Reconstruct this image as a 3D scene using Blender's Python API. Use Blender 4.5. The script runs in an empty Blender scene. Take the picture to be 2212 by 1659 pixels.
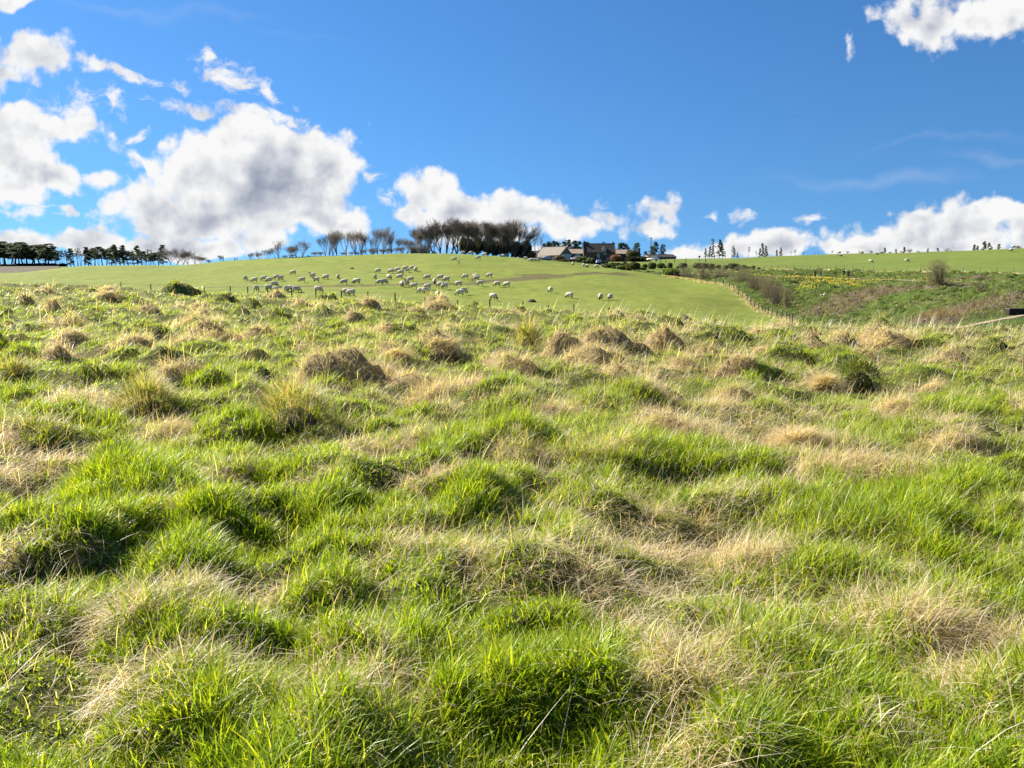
import bpy, bmesh, math, random
import numpy as np
from mathutils import Vector, Matrix
R = math.radians
rng = np.random.default_rng(7)
random.seed(7)
scene = bpy.context.scene

# ------------------------------------------------------------------ camera
EYE = 1.6
PITCH = math.atan((384 - 270) / 768.0)
cam_d = bpy.data.cameras.new('camera')
cam_d.sensor_width = 36.0; cam_d.lens = 27.0
cam_d.clip_start = 0.05; cam_d.clip_end = 9000.0
cam = bpy.data.objects.new('camera', cam_d)
scene.collection.objects.link(cam)
cam.location = (0, 0, EYE)
cam.rotation_euler = (math.pi / 2 - PITCH, 0, 0)
scene.camera = cam

# ------------------------------------------------------------------ exposure
scene.view_settings.view_transform = 'Standard'
scene.view_settings.look = 'None'
scene.view_settings.gamma = 1.0
scene.view_settings.use_curve_mapping = False
scene.view_settings.exposure = 1.5
EXPO = 2 ** 1.5
scene.cycles.use_denoising = True
scene.cycles.max_bounces = 8
scene.cycles.diffuse_bounces = 4
scene.cycles.transmission_bounces = 6
scene.cycles.transparent_max_bounces = 8

# ------------------------------------------------------------------ sun
SUN_AZ = (-0.84, 0.54); SUN_EL = R(36)
n_ = math.hypot(*SUN_AZ)
SUN = Vector((SUN_AZ[0] / n_ * math.cos(SUN_EL), SUN_AZ[1] / n_ * math.cos(SUN_EL), math.sin(SUN_EL)))
sl = bpy.data.lights.new('sun', 'SUN'); sl.energy = 5.0; sl.angle = R(0.53); sl.color = (1.0, 0.94, 0.82)
so = bpy.data.objects.new('sun', sl); scene.collection.objects.link(so)
so.rotation_euler = SUN.to_track_quat('Z', 'Y').to_euler(); so.location = (-60, 40, 60)

# ------------------------------------------------------------------ pixel helpers
CT, ST = math.cos(PITCH), math.sin(PITCH)
def ray(px, py):
    X = (px - 512) / 768.0; V = (384 - py) / 768.0
    den = CT + V * ST
    return X / den, (-ST + V * CT) / den          # x per metre of depth, z per metre of depth
def slope(py): return ray(512, py)[1]
def P(d, py): return (d, EYE + d * slope(py))
def at(px, py, d):
    u, s = ray(px, py); return Vector((u * d, d, EYE + s * d))
def upx(px): return ray(px, 275)[0]
def big(x, y): return x * 1024 / 2212.0, y * 1024 / 2212.0
CROPS = {1: (0, 850, 900 / 2212), 2: (850, 800, 650 / 2212), 3: (1400, 800, 750 / 2212), 4: (2000, 900, 700 / 2212),
         5: (2600, 900, 750 / 2212), 6: (3300, 900, 732 / 2212), 7: (1580, 830, 540 / 2212), 8: (2050, 920, 350 / 2212), 9: (2350, 920, 350 / 2212)}
def crop(c, x, y):
    ox, oy, s = CROPS[c]; return (ox + x * s) / 3.9375, (oy + y * s) / 3.9375

# ------------------------------------------------------------------ node helpers
class NT:
    def __init__(s, tree): s.t = tree; s.n = tree.nodes; s.l = tree.links
    def new(s, typ, **kw):
        n = s.n.new(typ)
        for k, v in kw.items(): setattr(n, k, v)
        return n
    def put(s, sock, v):
        if isinstance(v, bpy.types.NodeSocket): s.l.new(v, sock)
        elif v is not None: sock.default_value = v
    def m(s, op, a, b=None, c=None, clamp=False):
        n = s.new('ShaderNodeMath', operation=op, use_clamp=clamp)
        s.put(n.inputs[0], a); s.put(n.inputs[1], b); s.put(n.inputs[2], c)
        return n.outputs[0]
    def vm(s, op, a, b=None, out=0):
        n = s.new('ShaderNodeVectorMath', operation=op)
        s.put(n.inputs[0], a)
        if op == 'SCALE': s.put(n.inputs['Scale'], b)
        else: s.put(n.inputs[1], b)
        return n.outputs[out]
    def step(s, v, a, b):
        n = s.new('ShaderNodeMapRange', interpolation_type='SMOOTHSTEP')
        s.put(n.inputs[0], v); s.put(n.inputs[1], a); s.put(n.inputs[2], b)
        return n.outputs[0]
    def noise(s, vec, scale, detail=2.0, rough=0.5, out=0, dist=0.0, dim='2D'):
        n = s.new('ShaderNodeTexNoise', noise_dimensions=dim)
        s.put(n.inputs['Vector'], vec); n.inputs['Scale'].default_value = scale
        n.inputs['Detail'].default_value = detail; n.inputs['Roughness'].default_value = rough
        n.inputs['Distortion'].default_value = dist
        return n.outputs[out]
    def mix(s, f, a, b, typ='RGBA', blend='MIX'):
        n = s.new('ShaderNodeMix', data_type=typ, blend_type=blend)
        i = {'RGBA': (6, 7, 2), 'FLOAT': (2, 3, 0)}[typ]
        s.put(n.inputs[0], f); s.put(n.inputs[i[0]], a); s.put(n.inputs[i[1]], b)
        return n.outputs[i[2]]
def rgba(c): return (c[0], c[1], c[2], 1.0)

# ------------------------------------------------------------------ sky and clouds (by direction, at infinity)
world = bpy.data.worlds.new('World'); scene.world = world; world.use_nodes = True
w = NT(world.node_tree); w.n.clear()
tc = w.new('ShaderNodeTexCoord')
sky = w.new('ShaderNodeTexSky', sky_type='NISHITA')
sky.sun_disc = False; sky.sun_elevation = SUN_EL
sky.sun_rotation = math.atan2(SUN[0], SUN[1])
sky.air_density = 1.0; sky.dust_density = 0.1; sky.ozone_density = 3.0; sky.altitude = 0
SKY_STRENGTH = 0.0505
svec = w.vm('NORMALIZE', w.vm('ADD', w.vm('MULTIPLY', tc.outputs['Generated'], (1, 1, 0.80)), (0, 0, 0.13)))
w.l.new(svec, sky.inputs[0])
hs = w.new('ShaderNodeHueSaturation'); hs.inputs['Saturation'].default_value = 1.15; w.l.new(sky.outputs[0], hs.inputs['Color'])
skyc = w.new('ShaderNodeMix', data_type='RGBA', blend_type='MULTIPLY'); skyc.inputs[0].default_value = 1.0
w.l.new(hs.outputs[0], skyc.inputs[6]); skyc.inputs[7].default_value = (0.54, 0.80, 1.0, 1)
SKYC = skyc.outputs[2]
sep = w.new('ShaderNodeSeparateXYZ'); w.l.new(tc.outputs['Generated'], sep.inputs[0])
yy = w.m('MAXIMUM', sep.outputs[1], 0.02)
U = w.m('DIVIDE', sep.outputs[0], yy); V = w.m('DIVIDE', sep.outputs[2], yy)
com = w.new('ShaderNodeCombineXYZ'); w.put(com.inputs[0], U); w.put(com.inputs[1], V)
UV = com.outputs[0]
wn = w.vm('SUBTRACT', w.noise(UV, 9.0, 3, 0.55, out=1), (0.5, 0.5, 0.5))
UVW = w.vm('ADD', UV, w.vm('SCALE', wn, 0.052))
def ell(lst):
    acc = None
    for e in lst:
        x, y, rx, ry = e[:4]; wt = e[4] if len(e) > 4 else 1.0; rot = e[5] if len(e) > 5 else 0.0
        cu, cv = ray(*big(x, y))
        k = 1.0 / 1659 / 0.985
        sx_, sy_ = 1 / (rx * k * 1.42), 1 / (ry * k * 1.42)
        if rot == 0:
            q = w.new('ShaderNodeVectorMath', operation='MULTIPLY_ADD'); w.l.new(UVW, q.inputs[0])
            q.inputs[1].default_value = (sx_, sy_, 0); q.inputs[2].default_value = (-cu * sx_, -cv * sy_, 0)
            ln = w.vm('LENGTH', q.outputs[0], out=1)
        else:
            c_, s_ = math.cos(R(-rot)), math.sin(R(-rot))
            xx = w.m('SUBTRACT', w.vm('DOT_PRODUCT', UVW, (c_ * sx_, s_ * sx_, 0), out=1), (c_ * cu + s_ * cv) * sx_)
            y2 = w.m('SUBTRACT', w.vm('DOT_PRODUCT', UVW, (-s_ * sy_, c_ * sy_, 0), out=1), (-s_ * cu + c_ * cv) * sy_)
            ln = w.m('SQRT', w.m('MULTIPLY_ADD', xx, xx, w.m('MULTIPLY', y2, y2)))
        f = w.m('MULTIPLY_ADD', ln, -wt, wt)
        if acc is None: acc = f
        else:
            n = w.new('ShaderNodeMath', operation='SMOOTH_MAX')
            w.put(n.inputs[0], acc); w.put(n.inputs[1], f); n.inputs[2].default_value = 0.12
            acc = n.outputs[0]
    return acc
CUM = [(560, 405, 200, 110, 1.3), (515, 300, 95, 50, 1.0), (640, 335, 85, 60, 1), (715, 365, 75, 55, 1.0), (430, 375, 95, 85, 1.1),
       (345, 440, 85, 50, .95), (455, 480, 190, 45, .95), (650, 465, 150, 50, 1.0), (745, 482, 70, 28, .8), (545, 525, 80, 26, .7), (300, 352, 55, 14, .55, 28),
       (70, 118, 85, 36, .85), (10, 165, 70, 40, .9), (75, 270, 105, 52, 1.05), (10, 330, 110, 85, 1.1), (120, 378, 110, 34, .9, 12), (190, 392, 55, 22, .7), (40, 410, 70, 26, .8),
       (228, 148, 52, 24, .75, 14), (45, 522, 110, 26, 1.1), (190, 522, 130, 30, 1.15), (330, 528, 110, 26, 1.1), (430, 545, 110, 20, 1.0), (240, 495, 30, 10, .6),
       (935, 425, 62, 40, .95), (1000, 455, 85, 42, 1.0), (1150, 462, 125, 42, 1.0), (1250, 472, 85, 30, .85), (890, 472, 45, 26, .7), (1060, 500, 170, 26, .7),
       (1440, 465, 42, 24, .7), (1400, 498, 55, 20, .6), (1650, 530, 140, 30, 1.1), (1545, 545, 110, 17, 1.0), (1850, 525, 130, 26, .8),
       (1990, 478, 60, 24, .8), (2110, 475, 120, 46, 1.0), (2170, 452, 80, 30, .9), (2040, 515, 210, 42, .95), (2215, 500, 90, 60, 1),
       (2090, 35, 110, 50, .95), (2030, 45, 75, 36, .85), (1965, 40, 55, 32, .65), (2150, 0, 80, 30, .8), (15, 2, 75, 20, .7), (1230, 545, 70, 14, .7)]
WSP = [(280, 170, 55, 12, .6, 22), (170, 218, 60, 22, .5), (232, 220, 20, 28, .55), (505, 168, 55, 22, .62, 24), (570, 200, 40, 10, .5, 35), (385, 202, 26, 12, .5),
       (457, 121, 9, 12, .5), (270, 302, 32, 9, .5, -10), (430, 240, 95, 11, .52, 8), (545, 250, 80, 16, .62, 6), (625, 268, 28, 8, .55), (85, 456, 32, 11, .55), (155, 455, 32, 6, .5, 12), (70, 462, 120, 4, .42),
       (205, 462, 20, 8, .4), (842, 442, 14, 14, .5), (700, 273, 9, 4, .5), (1600, 468, 26, 10, .5), (1735, 475, 26, 11, .5), (1840, 92, 8, 14, .45), (1300, 440, 20, 8, .4), (1540, 470, 10, 6, .35), (820, 395, 14, 10, .45), (630, 220, 12, 8, .35)]
GRY = [(600, 400, 120, 50, 1.1), (700, 415, 90, 34, .9), (560, 350, 60, 28, .7), (470, 470, 150, 40, .55), (330, 470, 60, 30, .5), (680, 480, 120, 24, .5), (40, 160, 60, 24, .6), (50, 365, 90, 40, .65), (90, 300, 70, 20, .35),
       (1150, 492, 170, 26, .6), (960, 470, 60, 20, .5), (1740, 540, 120, 22, .7), (1900, 535, 130, 20, .7), (2060, 510, 170, 34, .9), (2180, 490, 80, 40, .8), (2090, 62, 110, 24, .6), (540, 540, 90, 20, .7), (1440, 490, 40, 14, .4), (300, 540, 200, 14, .5)]
Mc = ell(CUM); Mw = ell(WSP); Mg = ell(GRY)
nz = w.noise(UV, 15.0, 10, 0.60, dist=0.1)
sx = w.vm('ADD', UV, (-0.010, 0.018, 0.0))
la, lb2 = w.noise(UV, 8.0, 4.0, 0.5), w.noise(sx, 8.0, 4.0, 0.5)
def bill(v, sc, det):
    vo = w.new('ShaderNodeTexVoronoi', voronoi_dimensions='2D', feature='SMOOTH_F1'); w.l.new(v, vo.inputs['Vector'])
    vo.inputs['Scale'].default_value = sc; vo.inputs['Detail'].default_value = det; vo.inputs['Roughness'].default_value = 0.5
    vo.inputs['Smoothness'].default_value = 0.5
    return vo.outputs['Distance']
wob = w.vm('SCALE', wn, 0.02)
va = bill(w.vm('ADD', UV, wob), 26.0, 3.0)
vb = bill(w.vm('ADD', sx, wob), 26.0, 3.0)
bil = w.m('SUBTRACT', 0.50, va)
Tc = w.m('ADD', w.m('MULTIPLY_ADD', w.m('SUBTRACT', nz, 0.5), 1.15, Mc), w.m('MULTIPLY', bil, 0.50))
fil = w.noise(w.vm('MULTIPLY', UVW, (1.0, 1.5, 1.0)), 30.0, 9, 0.68, dist=0.15)
Tw = w.m('MULTIPLY_ADD', w.m('SUBTRACT', fil, 0.5), 1.9, Mw)
ac = w.step(Tc, -0.01, 0.36)
aw = w.m('MULTIPLY', w.step(Tw, 0.0, 0.62), 0.97)
cir_m = ell([(1900, 388, 230, 16, 1.0, -3), (2130, 345, 120, 14, 1.0), (1900, 385, 220, 12, .9), (330, 22, 330, 16, .8, 4), (2050, 300, 260, 12, .7, -5), (560, 60, 160, 10, .6, 12)])
cir = w.m('MULTIPLY', w.step(w.m('MULTIPLY_ADD', w.m('SUBTRACT', w.noise(w.vm('MULTIPLY', UVW, (1.0, 6.0, 1.0)), 7.0, 6, .6), .5), 1.2, cir_m), 0.1, 1.3), 0.13)
thick = w.step(Tc, 0.15, 1.15)
lit = w.m('ADD', w.m('MULTIPLY', w.m('SUBTRACT', la, lb2), 1.9), w.m('MULTIPLY', w.m('SUBTRACT', vb, va), 0.34))
gcore = w.step(w.m('MULTIPLY_ADD', w.m('SUBTRACT', w.noise(UV, 7.0, 5, .5), .5), 0.6, Mg), -0.40, 0.95)
gr = w.m('SUBTRACT', w.m('MULTIPLY_ADD', w.m('MULTIPLY', gcore, thick), 0.62, w.m('MULTIPLY', thick, 0.24)), lit, clamp=True)
k = 1.0 / SKY_STRENGTH / EXPO
ramp = w.new('ShaderNodeValToRGB'); w.put(ramp.inputs[0], gr)
cr = ramp.color_ramp; cr.elements[0].position = 0.0; cr.elements[0].color = (0.95, 0.95, 0.95, 1)
cr.elements[1].position = 1.0; cr.elements[1].color = (0.30, 0.34, 0.44, 1)
e = cr.elements.new(0.25); e.color = (0.78, 0.79, 0.82, 1)
e = cr.elements.new(0.55); e.color = (0.54, 0.57, 0.65, 1)
cc = w.vm('SCALE', ramp.outputs[0], k)
ca = w.m('MAXIMUM', ac, w.m('MAXIMUM', aw, cir))
bg = w.new('ShaderNodeBackground'); w.put(bg.inputs[0], SKYC); bg.inputs[1].default_value = SKY_STRENGTH
bg2 = w.new('ShaderNodeBackground'); w.put(bg2.inputs[0], cc); bg2.inputs[1].default_value = SKY_STRENGTH
mx = w.new('ShaderNodeMixShader'); w.put(mx.inputs[0], ca)
w.l.new(bg.outputs[0], mx.inputs[1]); w.l.new(bg2.outputs[0], mx.inputs[2])
# the part of the sky that has clouds in it; everywhere else is plain sky
def inside(v, a, b): return w.m('MULTIPLY', w.m('GREATER_THAN', v, a), w.m('LESS_THAN', v, b))
inb = w.m('MULTIPLY', w.m('GREATER_THAN', sep.outputs[1], 0.3), w.m('MULTIPLY', inside(U, -1.0, 1.0), inside(V, -0.03, 0.62)))
bg3 = w.new('ShaderNodeBackground'); w.put(bg3.inputs[0], SKYC); bg3.inputs[1].default_value = SKY_STRENGTH
mo = w.new('ShaderNodeMixShader'); w.put(mo.inputs[0], inb)
w.l.new(bg3.outputs[0], mo.inputs[1]); w.l.new(mx.outputs[0], mo.inputs[2])
wo = w.new('ShaderNodeOutputWorld'); w.l.new(mo.outputs[0], wo.inputs[0])
world.cycles.sampling_method = 'MANUAL'; world.cycles.sample_map_resolution = 512
QUAL = 1.0

# ------------------------------------------------------------------ numpy noise
def _hash(ix, iy, seed):
    h = (ix.astype(np.int64) * 374761393 + iy.astype(np.int64) * 668265263 + seed * 1442695041) & 0xFFFFFFFF
    h = ((h ^ (h >> 13)) * 1274126177) & 0xFFFFFFFF
    return ((h ^ (h >> 16)) & 0xFFFF) / 65535.0
def vnoise(x, y, seed=0):
    x = np.asarray(x, float); y = np.asarray(y, float)
    ix, iy = np.floor(x), np.floor(y); fx, fy = x - ix, y - iy
    fx = fx * fx * fx * (fx * (fx * 6 - 15) + 10); fy = fy * fy * fy * (fy * (fy * 6 - 15) + 10)
    a = _hash(ix, iy, seed); b = _hash(ix + 1, iy, seed); c = _hash(ix, iy + 1, seed); d = _hash(ix + 1, iy + 1, seed)
    return (a * (1 - fx) + b * fx) * (1 - fy) + (c * (1 - fx) + d * fx) * fy
def fbm(x, y, oct=4, seed=0):
    s = 0.0; a = 0.5; t = 0.0
    for i in range(oct):
        s = s + a * vnoise(x * 2 ** i + 17.3 * i, y * 2 ** i - 9.1 * i, seed + i); t += a; a *= 0.5
    return s / t
def sstep(x, a, b):
    t = np.clip((x - a) / (b - a), 0, 1); return t * t * (3 - 2 * t)

# ------------------------------------------------------------------ terrain: height over (direction, depth)
def pchip(xs, ys, xq):
    xs = np.asarray(xs, float); ys = np.asarray(ys, float); h = np.diff(xs); dl = np.diff(ys) / h
    m = np.zeros_like(ys); m[0], m[-1] = dl[0], dl[-1]
    for i in range(1, len(xs) - 1):
        if dl[i - 1] * dl[i] > 0:
            w1, w2 = 2 * h[i] + h[i - 1], h[i] + 2 * h[i - 1]
            m[i] = (w1 + w2) / (w1 / dl[i - 1] + w2 / dl[i])
    xq = np.clip(xq, xs[0], xs[-1]); i = np.clip(np.searchsorted(xs, xq) - 1, 0, len(xs) - 2)
    t = (xq - xs[i]) / h[i]
    return ((2 * t**3 - 3 * t**2 + 1) * ys[i] + (t**3 - 2 * t**2 + t) * h[i] * m[i] + (-2 * t**3 + 3 * t**2) * ys[i + 1] + (t**3 - t**2) * h[i] * m[i + 1])
COLS = {
    -260: [(0, 0), (40, 0), (70, .2), (90, -.4), (120, -.9), (150, -.6), (190, .4), (215, .5), (240, 0), (300, .3), (400, 3), (600, 3), (4000, 0)],
    0: [(0, 0), (20, 0), (45, .05), (70, .2), (95, -.5), (122, -.9), (150, -.5), P(190, 273.8), (205, .6), (235, 0), P(300, 271.5), P(400, 267), (600, 3), (4000, 0)],
    88: [(0, 0), (20, 0), (45, .05), (66, .1), (95, -.8), (118, -1.3), (150, -.4), P(196, 266), (215, 2.4), (240, 1.8), (300, 2.2), P(420, 266.5), (600, 3), (4000, 0)],
    180: [(0, 0), (20, 0), (42, -.1), (60, -.4), (90, -1.3), (113, -1.7), (150, -.2), P(185, 268.2), P(200, 265.2), (220, 2.9), (250, 2.4), P(420, 266), (600, 4), (4000, 0)],
    245: [(0, 0), (20, 0), (40, -.15), (56, -.62), (85, -1.5), (105, -1.75), (130, -1.1), (160, .9), P(203, 260.3), (222, 4.4), (250, 4.0), (420, 4.5), (600, 4), (4000, 0)],
    330: [(0, 0), (20, 0), (38, -.2), (50, -.6), (80, -1.65), (92, -1.85), (110, -1.6), (133, -.45), (160, 1.5), (185, 4.0), P(206, 256.5), (225, 5.6), (270, 5.4), (420, 5), (600, 4), (4000, 0)],
    430: [(0, 0), (20, -.05), (36, -.3), (46, -.65), (75, -2.0), (86, -2.2), (104, -2.1), (133, -.5), (160, 1.6), (185, 4.1), P(208, 253.7), (225, 6.2), (270, 6.2), (420, 5), (600, 4), (4000, 0)],
    510: [(0, 0), (20, -.05), (34, -.38), (44, -.85), (66, -2.1), (78, -2.6), (100, -2.5), (133, -.9), (160, 1.0), (185, 3.2), P(206, 257.8), (225, 5.2), (270, 5.6), (420, 5), (600, 4), (4000, 0)],
    600: [(0, 0), (20, -.08), (32, -.36), (42, -.9), (62, -2.2), (76, -2.9), (98, -2.8), (133, -1.6), (165, .3), P(200, 268.3), (225, 2.3), (248, 3.3), (275, 4.4), (330, 4.9), (420, 5.5), (600, 5), (4000, 0)],
    690: [(0, 0), (20, -.2), (30, -.62), (44, -1.5), (62, -3.0), (80, -3.9), (100, -3.8), (133, -3.0), (163, -1.8), P(195, 278.7), (220, .9), (240, 2.0), (262, 4.0), (300, 5.2), P(330, 258.6), (380, 6.8), (600, 6), (4000, 0)],
    770: [(0, 0), (20, -.27), (30, -.82), (45, -1.9), (65, -3.5), (90, -4.9), P(115, 315.5), (128, -5.2), (145, -4.0), (162, -1.9), P(178, 277), P(197, 270), P(240, 263), P(285, 256.5), (320, 6.6), (600, 6), (4000, 0)],
    850: [(0, 0), (20, -.35), (30, -.88), (42, -1.8), (62, -3.5), (90, -5.0), (110, -4.6), P(130, 300.7), P(150, 289.5), P(174, 278), P(192, 270), P(230, 262), P(272, 253.7), (310, 7.2), (600, 6), (4000, 0)],
    940: [(0, 0), (20, -.3), (30, -.85), (36, -1.4), (47, -2.3), P(62, 322), P(85, 311), P(105, 299), P(125, 286.8), P(142, 280), P(161, 272.3), P(205, 262), P(252, 251.6), (300, 7.5), (600, 6), (4000, 0)],
    1024: [(0, 0), (15, -.2), (30, -.9), (36, -1.45), (45, -2.1), P(62, 315.3), P(90, 298), P(125, 283.6), P(146, 274.4), P(190, 262), P(242, 248.3), (290, 8.2), (600, 6), (4000, 0)],
    1260: [(0, 0), (15, -.2), (30, -.75), (36, -1.1), (45, -1.7), (62, -1.8), (90, -1.2), (125, .2), (146, 1.4), (190, 5), (242, 10), (290, 9), (600, 6), (4000, 0)],
}
DG = np.concatenate([np.linspace(0, 120, 241), np.linspace(121, 450, 330), np.geomspace(460, 4000, 30)])
UG = np.linspace(-1.0, 1.0, 201)
_cu = np.array([upx(c) for c in COLS]); _prof = np.array([pchip([a for a, b in v], [b for a, b in v], DG) for v in COLS.values()])
TAB = np.array([pchip(_cu, _prof[:, j], UG) for j in range(len(DG))])      # depth x direction
def H0(x, y):
    x = np.asarray(x, float); y = np.asarray(y, float)
    d = np.clip(y, 0, 3999); u = np.clip(x / np.maximum(y, 3.0), -0.999, 0.999)
    i = np.clip(np.searchsorted(DG, d, 'right') - 1, 0, len(DG) - 2); fi = (d - DG[i]) / (DG[i + 1] - DG[i])
    g = (u + 1) / 0.01; j = np.clip(g.astype(int), 0, len(UG) - 2); fj = g - j
    return (TAB[i, j] * (1 - fj) + TAB[i, j + 1] * fj) * (1 - fi) + (TAB[i + 1, j] * (1 - fj) + TAB[i + 1, j + 1] * fj) * fi
def lin(d):
    ks = sorted(d); xs = np.array([upx(k) for k in ks]); ys = np.array([d[k] for k in ks], float)
    return lambda u: np.interp(u, xs, ys)
D_EDGE = lin({-300: 124, 0: 122, 180: 113, 230: 105, 340: 92, 430: 84, 523: 76, 574: 74, 690: 71, 770: 66, 850: 56, 940: 43, 1024: 41, 1300: 41})
D_F3 = lin({640: 214, 690: 212, 740: 201, 770: 197, 850: 192, 940: 161, 1024: 146, 1300: 140})
_fd = [60, 80, 100, 115, 125, 143, 163, 178, 195, 206, 216]; _fp = [812, 802, 790, 771.5, 764, 746, 727, 703, 686, 655, 610]
def U_FENCE(d): return np.interp(d, _fd, [upx(p) for p in _fp])
def hit(px, py, d0=50.0, d1=420.0, default=205.0):
    u, s = ray(px, py); d = np.linspace(d0, d1, 1800)
    below = H0(u * d, d) >= EYE + s * d
    if not below.any():
        d_ = np.linspace(150, 280, 700); gap = EYE + s * d_ - H0(u * d_, d_); return float(d_[np.argmin(gap)])
    return float(d[np.argmax(below)])
def gpt(px, py, d0=50.0, d1=420.0):
    d = hit(px, py, d0, d1); u = ray(px, py)[0]
    return Vector((u * d, d, float(H0(u * d, d))))
def gat(px, d):
    u = upx(px); return Vector((u * d, d, float(H0(u * d, d))))

# ------------------------------------------------------------------ tussock mounds of the rough field, read off the photograph
# x, y of the foot, width, height in photo pixels of a 2212 wide view, and S straw / G green / D dark tall green / R reedy
MD = """230 655 55 26 S;390 645 75 24 G;215 690 45 32 D;425 705 52 30 S;455 735 95 26 S;155 725 65 25 S;555 735 65 25 S;800 676 42 22 S;900 684 42 36 S;948 678 64 32 S;1050 672 52 20 D;610 697 52 20 G;350 745 75 30 G;1190 677 95 22 G;1270 684 42 20 S;1330 692 32 14 S;1240 705 62 14 G;1450 712 62 20 D;1530 692 52 24 S;60 725 44 20 G;700 690 34 12 G;330 690 40 16 S;120 690 50 20 S;520 690 50 18 G;650 720 45 18 S;760 700 45 16 S;1110 690 40 14 S;1380 705 40 16 S;
60 668 40 18 S;100 640 30 14 S;300 664 40 14 G;480 660 50 18 G;540 668 36 18 D;600 652 50 16 S;650 668 36 18 S;705 655 40 18 D;745 672 36 14 G;20 690 40 20 D;270 720 46 20 D;
850 798 90 46 S;950 778 105 52 S;780 792 50 46 D;725 797 36 32 D;1040 802 62 26 G;1220 785 140 42 S;1320 778 125 48 S;1430 772 95 36 S;1290 815 130 36 S;1100 824 120 30 S;1345 845 85 42 S;1470 815 72 42 S;1525 803 64 32 S;1582 824 82 32 S;1620 838 60 28 D;1380 874 95 42 S;1310 925 140 86 G;1070 893 140 40 G;760 854 190 52 S;450 864 125 52 D;390 852 95 42 S;30 895 90 52 D;150 914 130 28 S;1850 846 82 72 D;1780 850 62 38 S;1830 765 62 20 S;1912 764 84 34 S;2000 848 62 20 S;2080 855 72 30 G;1762 774 42 26 S;1720 990 135 62 S;1615 950 44 32 S;1520 950 62 42 S;1840 964 125 42 G;1500 1016 165 46 D;2050 1004 120 50 S;1120 1036 135 42 S;900 990 95 32 S;1050 966 82 30 G;1200 1086 120 50 D;700 1094 72 40 S;500 1066 125 30 S;1700 720 60 18 S;1650 735 60 22 S;1580 750 60 20 G;1740 730 50 16 G;1900 725 60 18 G;2050 790 80 22 S;2150 770 70 20 G;620 760 60 24 G;860 720 60 20 G;980 720 60 18 S;1180 735 50 16 G;700 745 60 20 G;1600 880 90 36 S;1930 905 80 26 S;1450 880 60 26 G;1680 870 60 30 G;2160 900 70 24 G;560 800 70 26 G;300 780 90 24 S;120 790 90 24 S;200 840 60 26 G;
130 1275 250 80 M;905 1245 84 62 S;1005 1270 105 92 S;815 1262 82 50 S;862 1405 120 60 D;1600 1246 125 62 S;1985 1250 165 105 D;1180 1480 165 125 G;1960 1436 165 74 D;350 1630 330 62 S;1480 1596 125 62 S;2195 1376 56 52 S;1335 1425 84 32 S;50 1456 84 62 S;260 1010 110 50 G;100 990 100 50 G;560 1180 110 40 G;1750 1130 120 40 G;1450 1130 110 36 G;2100 1180 110 40 G;330 1150 110 40 G;1280 1560 130 40 G;700 1500 130 40 G;2080 1560 130 46 S;600 1340 120 36 S;1700 1380 130 46 G"""
MOUNDS = []          # x, y, z0, R, h, kind
def _flat_d(px, py):
    return hit(px, py, 1.2, 110)
for it in MD.replace('\n', '').split(';'):
    if not it.strip(): continue
    a = it.split(); x, y, w_, h_ = map(float, a[:4]); px, py = big(x, y)
    d = _flat_d(px, py - 0.15 * h_ * 0.463); u = ray(px, py)[0]
    Rm = w_ / 2 * d / 1659 * 1.15; hm = min(h_ * d / 1659 * 1.35, Rm * 1.05)
    hm = min(hm, Rm * float(np.interp(d, [3, 6, 14, 30], [.5, .62, .85, 1.0])))
    MOUNDS.append((u * (d + Rm * .6), d + Rm * .6, Rm, hm, a[4]))
rr = random.Random(3)
for i in range(560):
    d = 4.5 * (62 / 4.5) ** rr.random(); u = rr.uniform(-.85, .85); x = u * d
    if d > float(D_EDGE(u)) - 6: continue
    Rm = rr.uniform(.18, .5) * (1 + d / 70); hm = Rm * rr.uniform(.22, .5)
    if any((x - m[0]) ** 2 + (d - m[1]) ** 2 < (Rm + m[2]) ** 2 * .35 for m in MOUNDS): continue
    MOUNDS.append((x, d, Rm, hm, rr.choice('SGGGGGD')))
for i in range(260):
    d = 2.2 * (10 / 2.2) ** rr.random(); x = rr.uniform(-.85, .85) * d; Rm = rr.uniform(.10, .26) * (1 + d / 14)
    MOUNDS.append((x, d, Rm, Rm * rr.uniform(.2, .48), rr.choice('SGGGGGGGGGGD')))
def mound_r(x, y, m):
    dx, dy = (x - m[0]) / m[2], (y - m[1]) / m[2]; t = m[0] * 9.7 + m[1] * 3.1
    c_, s__ = math.cos(t), math.sin(t); e = .72 + .28 * abs(math.sin(t * 3.3))
    dy = np.where(dy < 0, dy * 1.3, dy * .8)
    p, q = (dx * c_ + dy * s__) / 1.08, (-dx * s__ + dy * c_) / e
    a = .75 * (vnoise(dx * 1.3 + t, dy * 1.3 - t, 91) - .5) + .42 * (vnoise(dx * 3.1 - t, dy * 3.1, 92) - .5)
    return np.sqrt(p * p + q * q + 1e-6) + a
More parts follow.
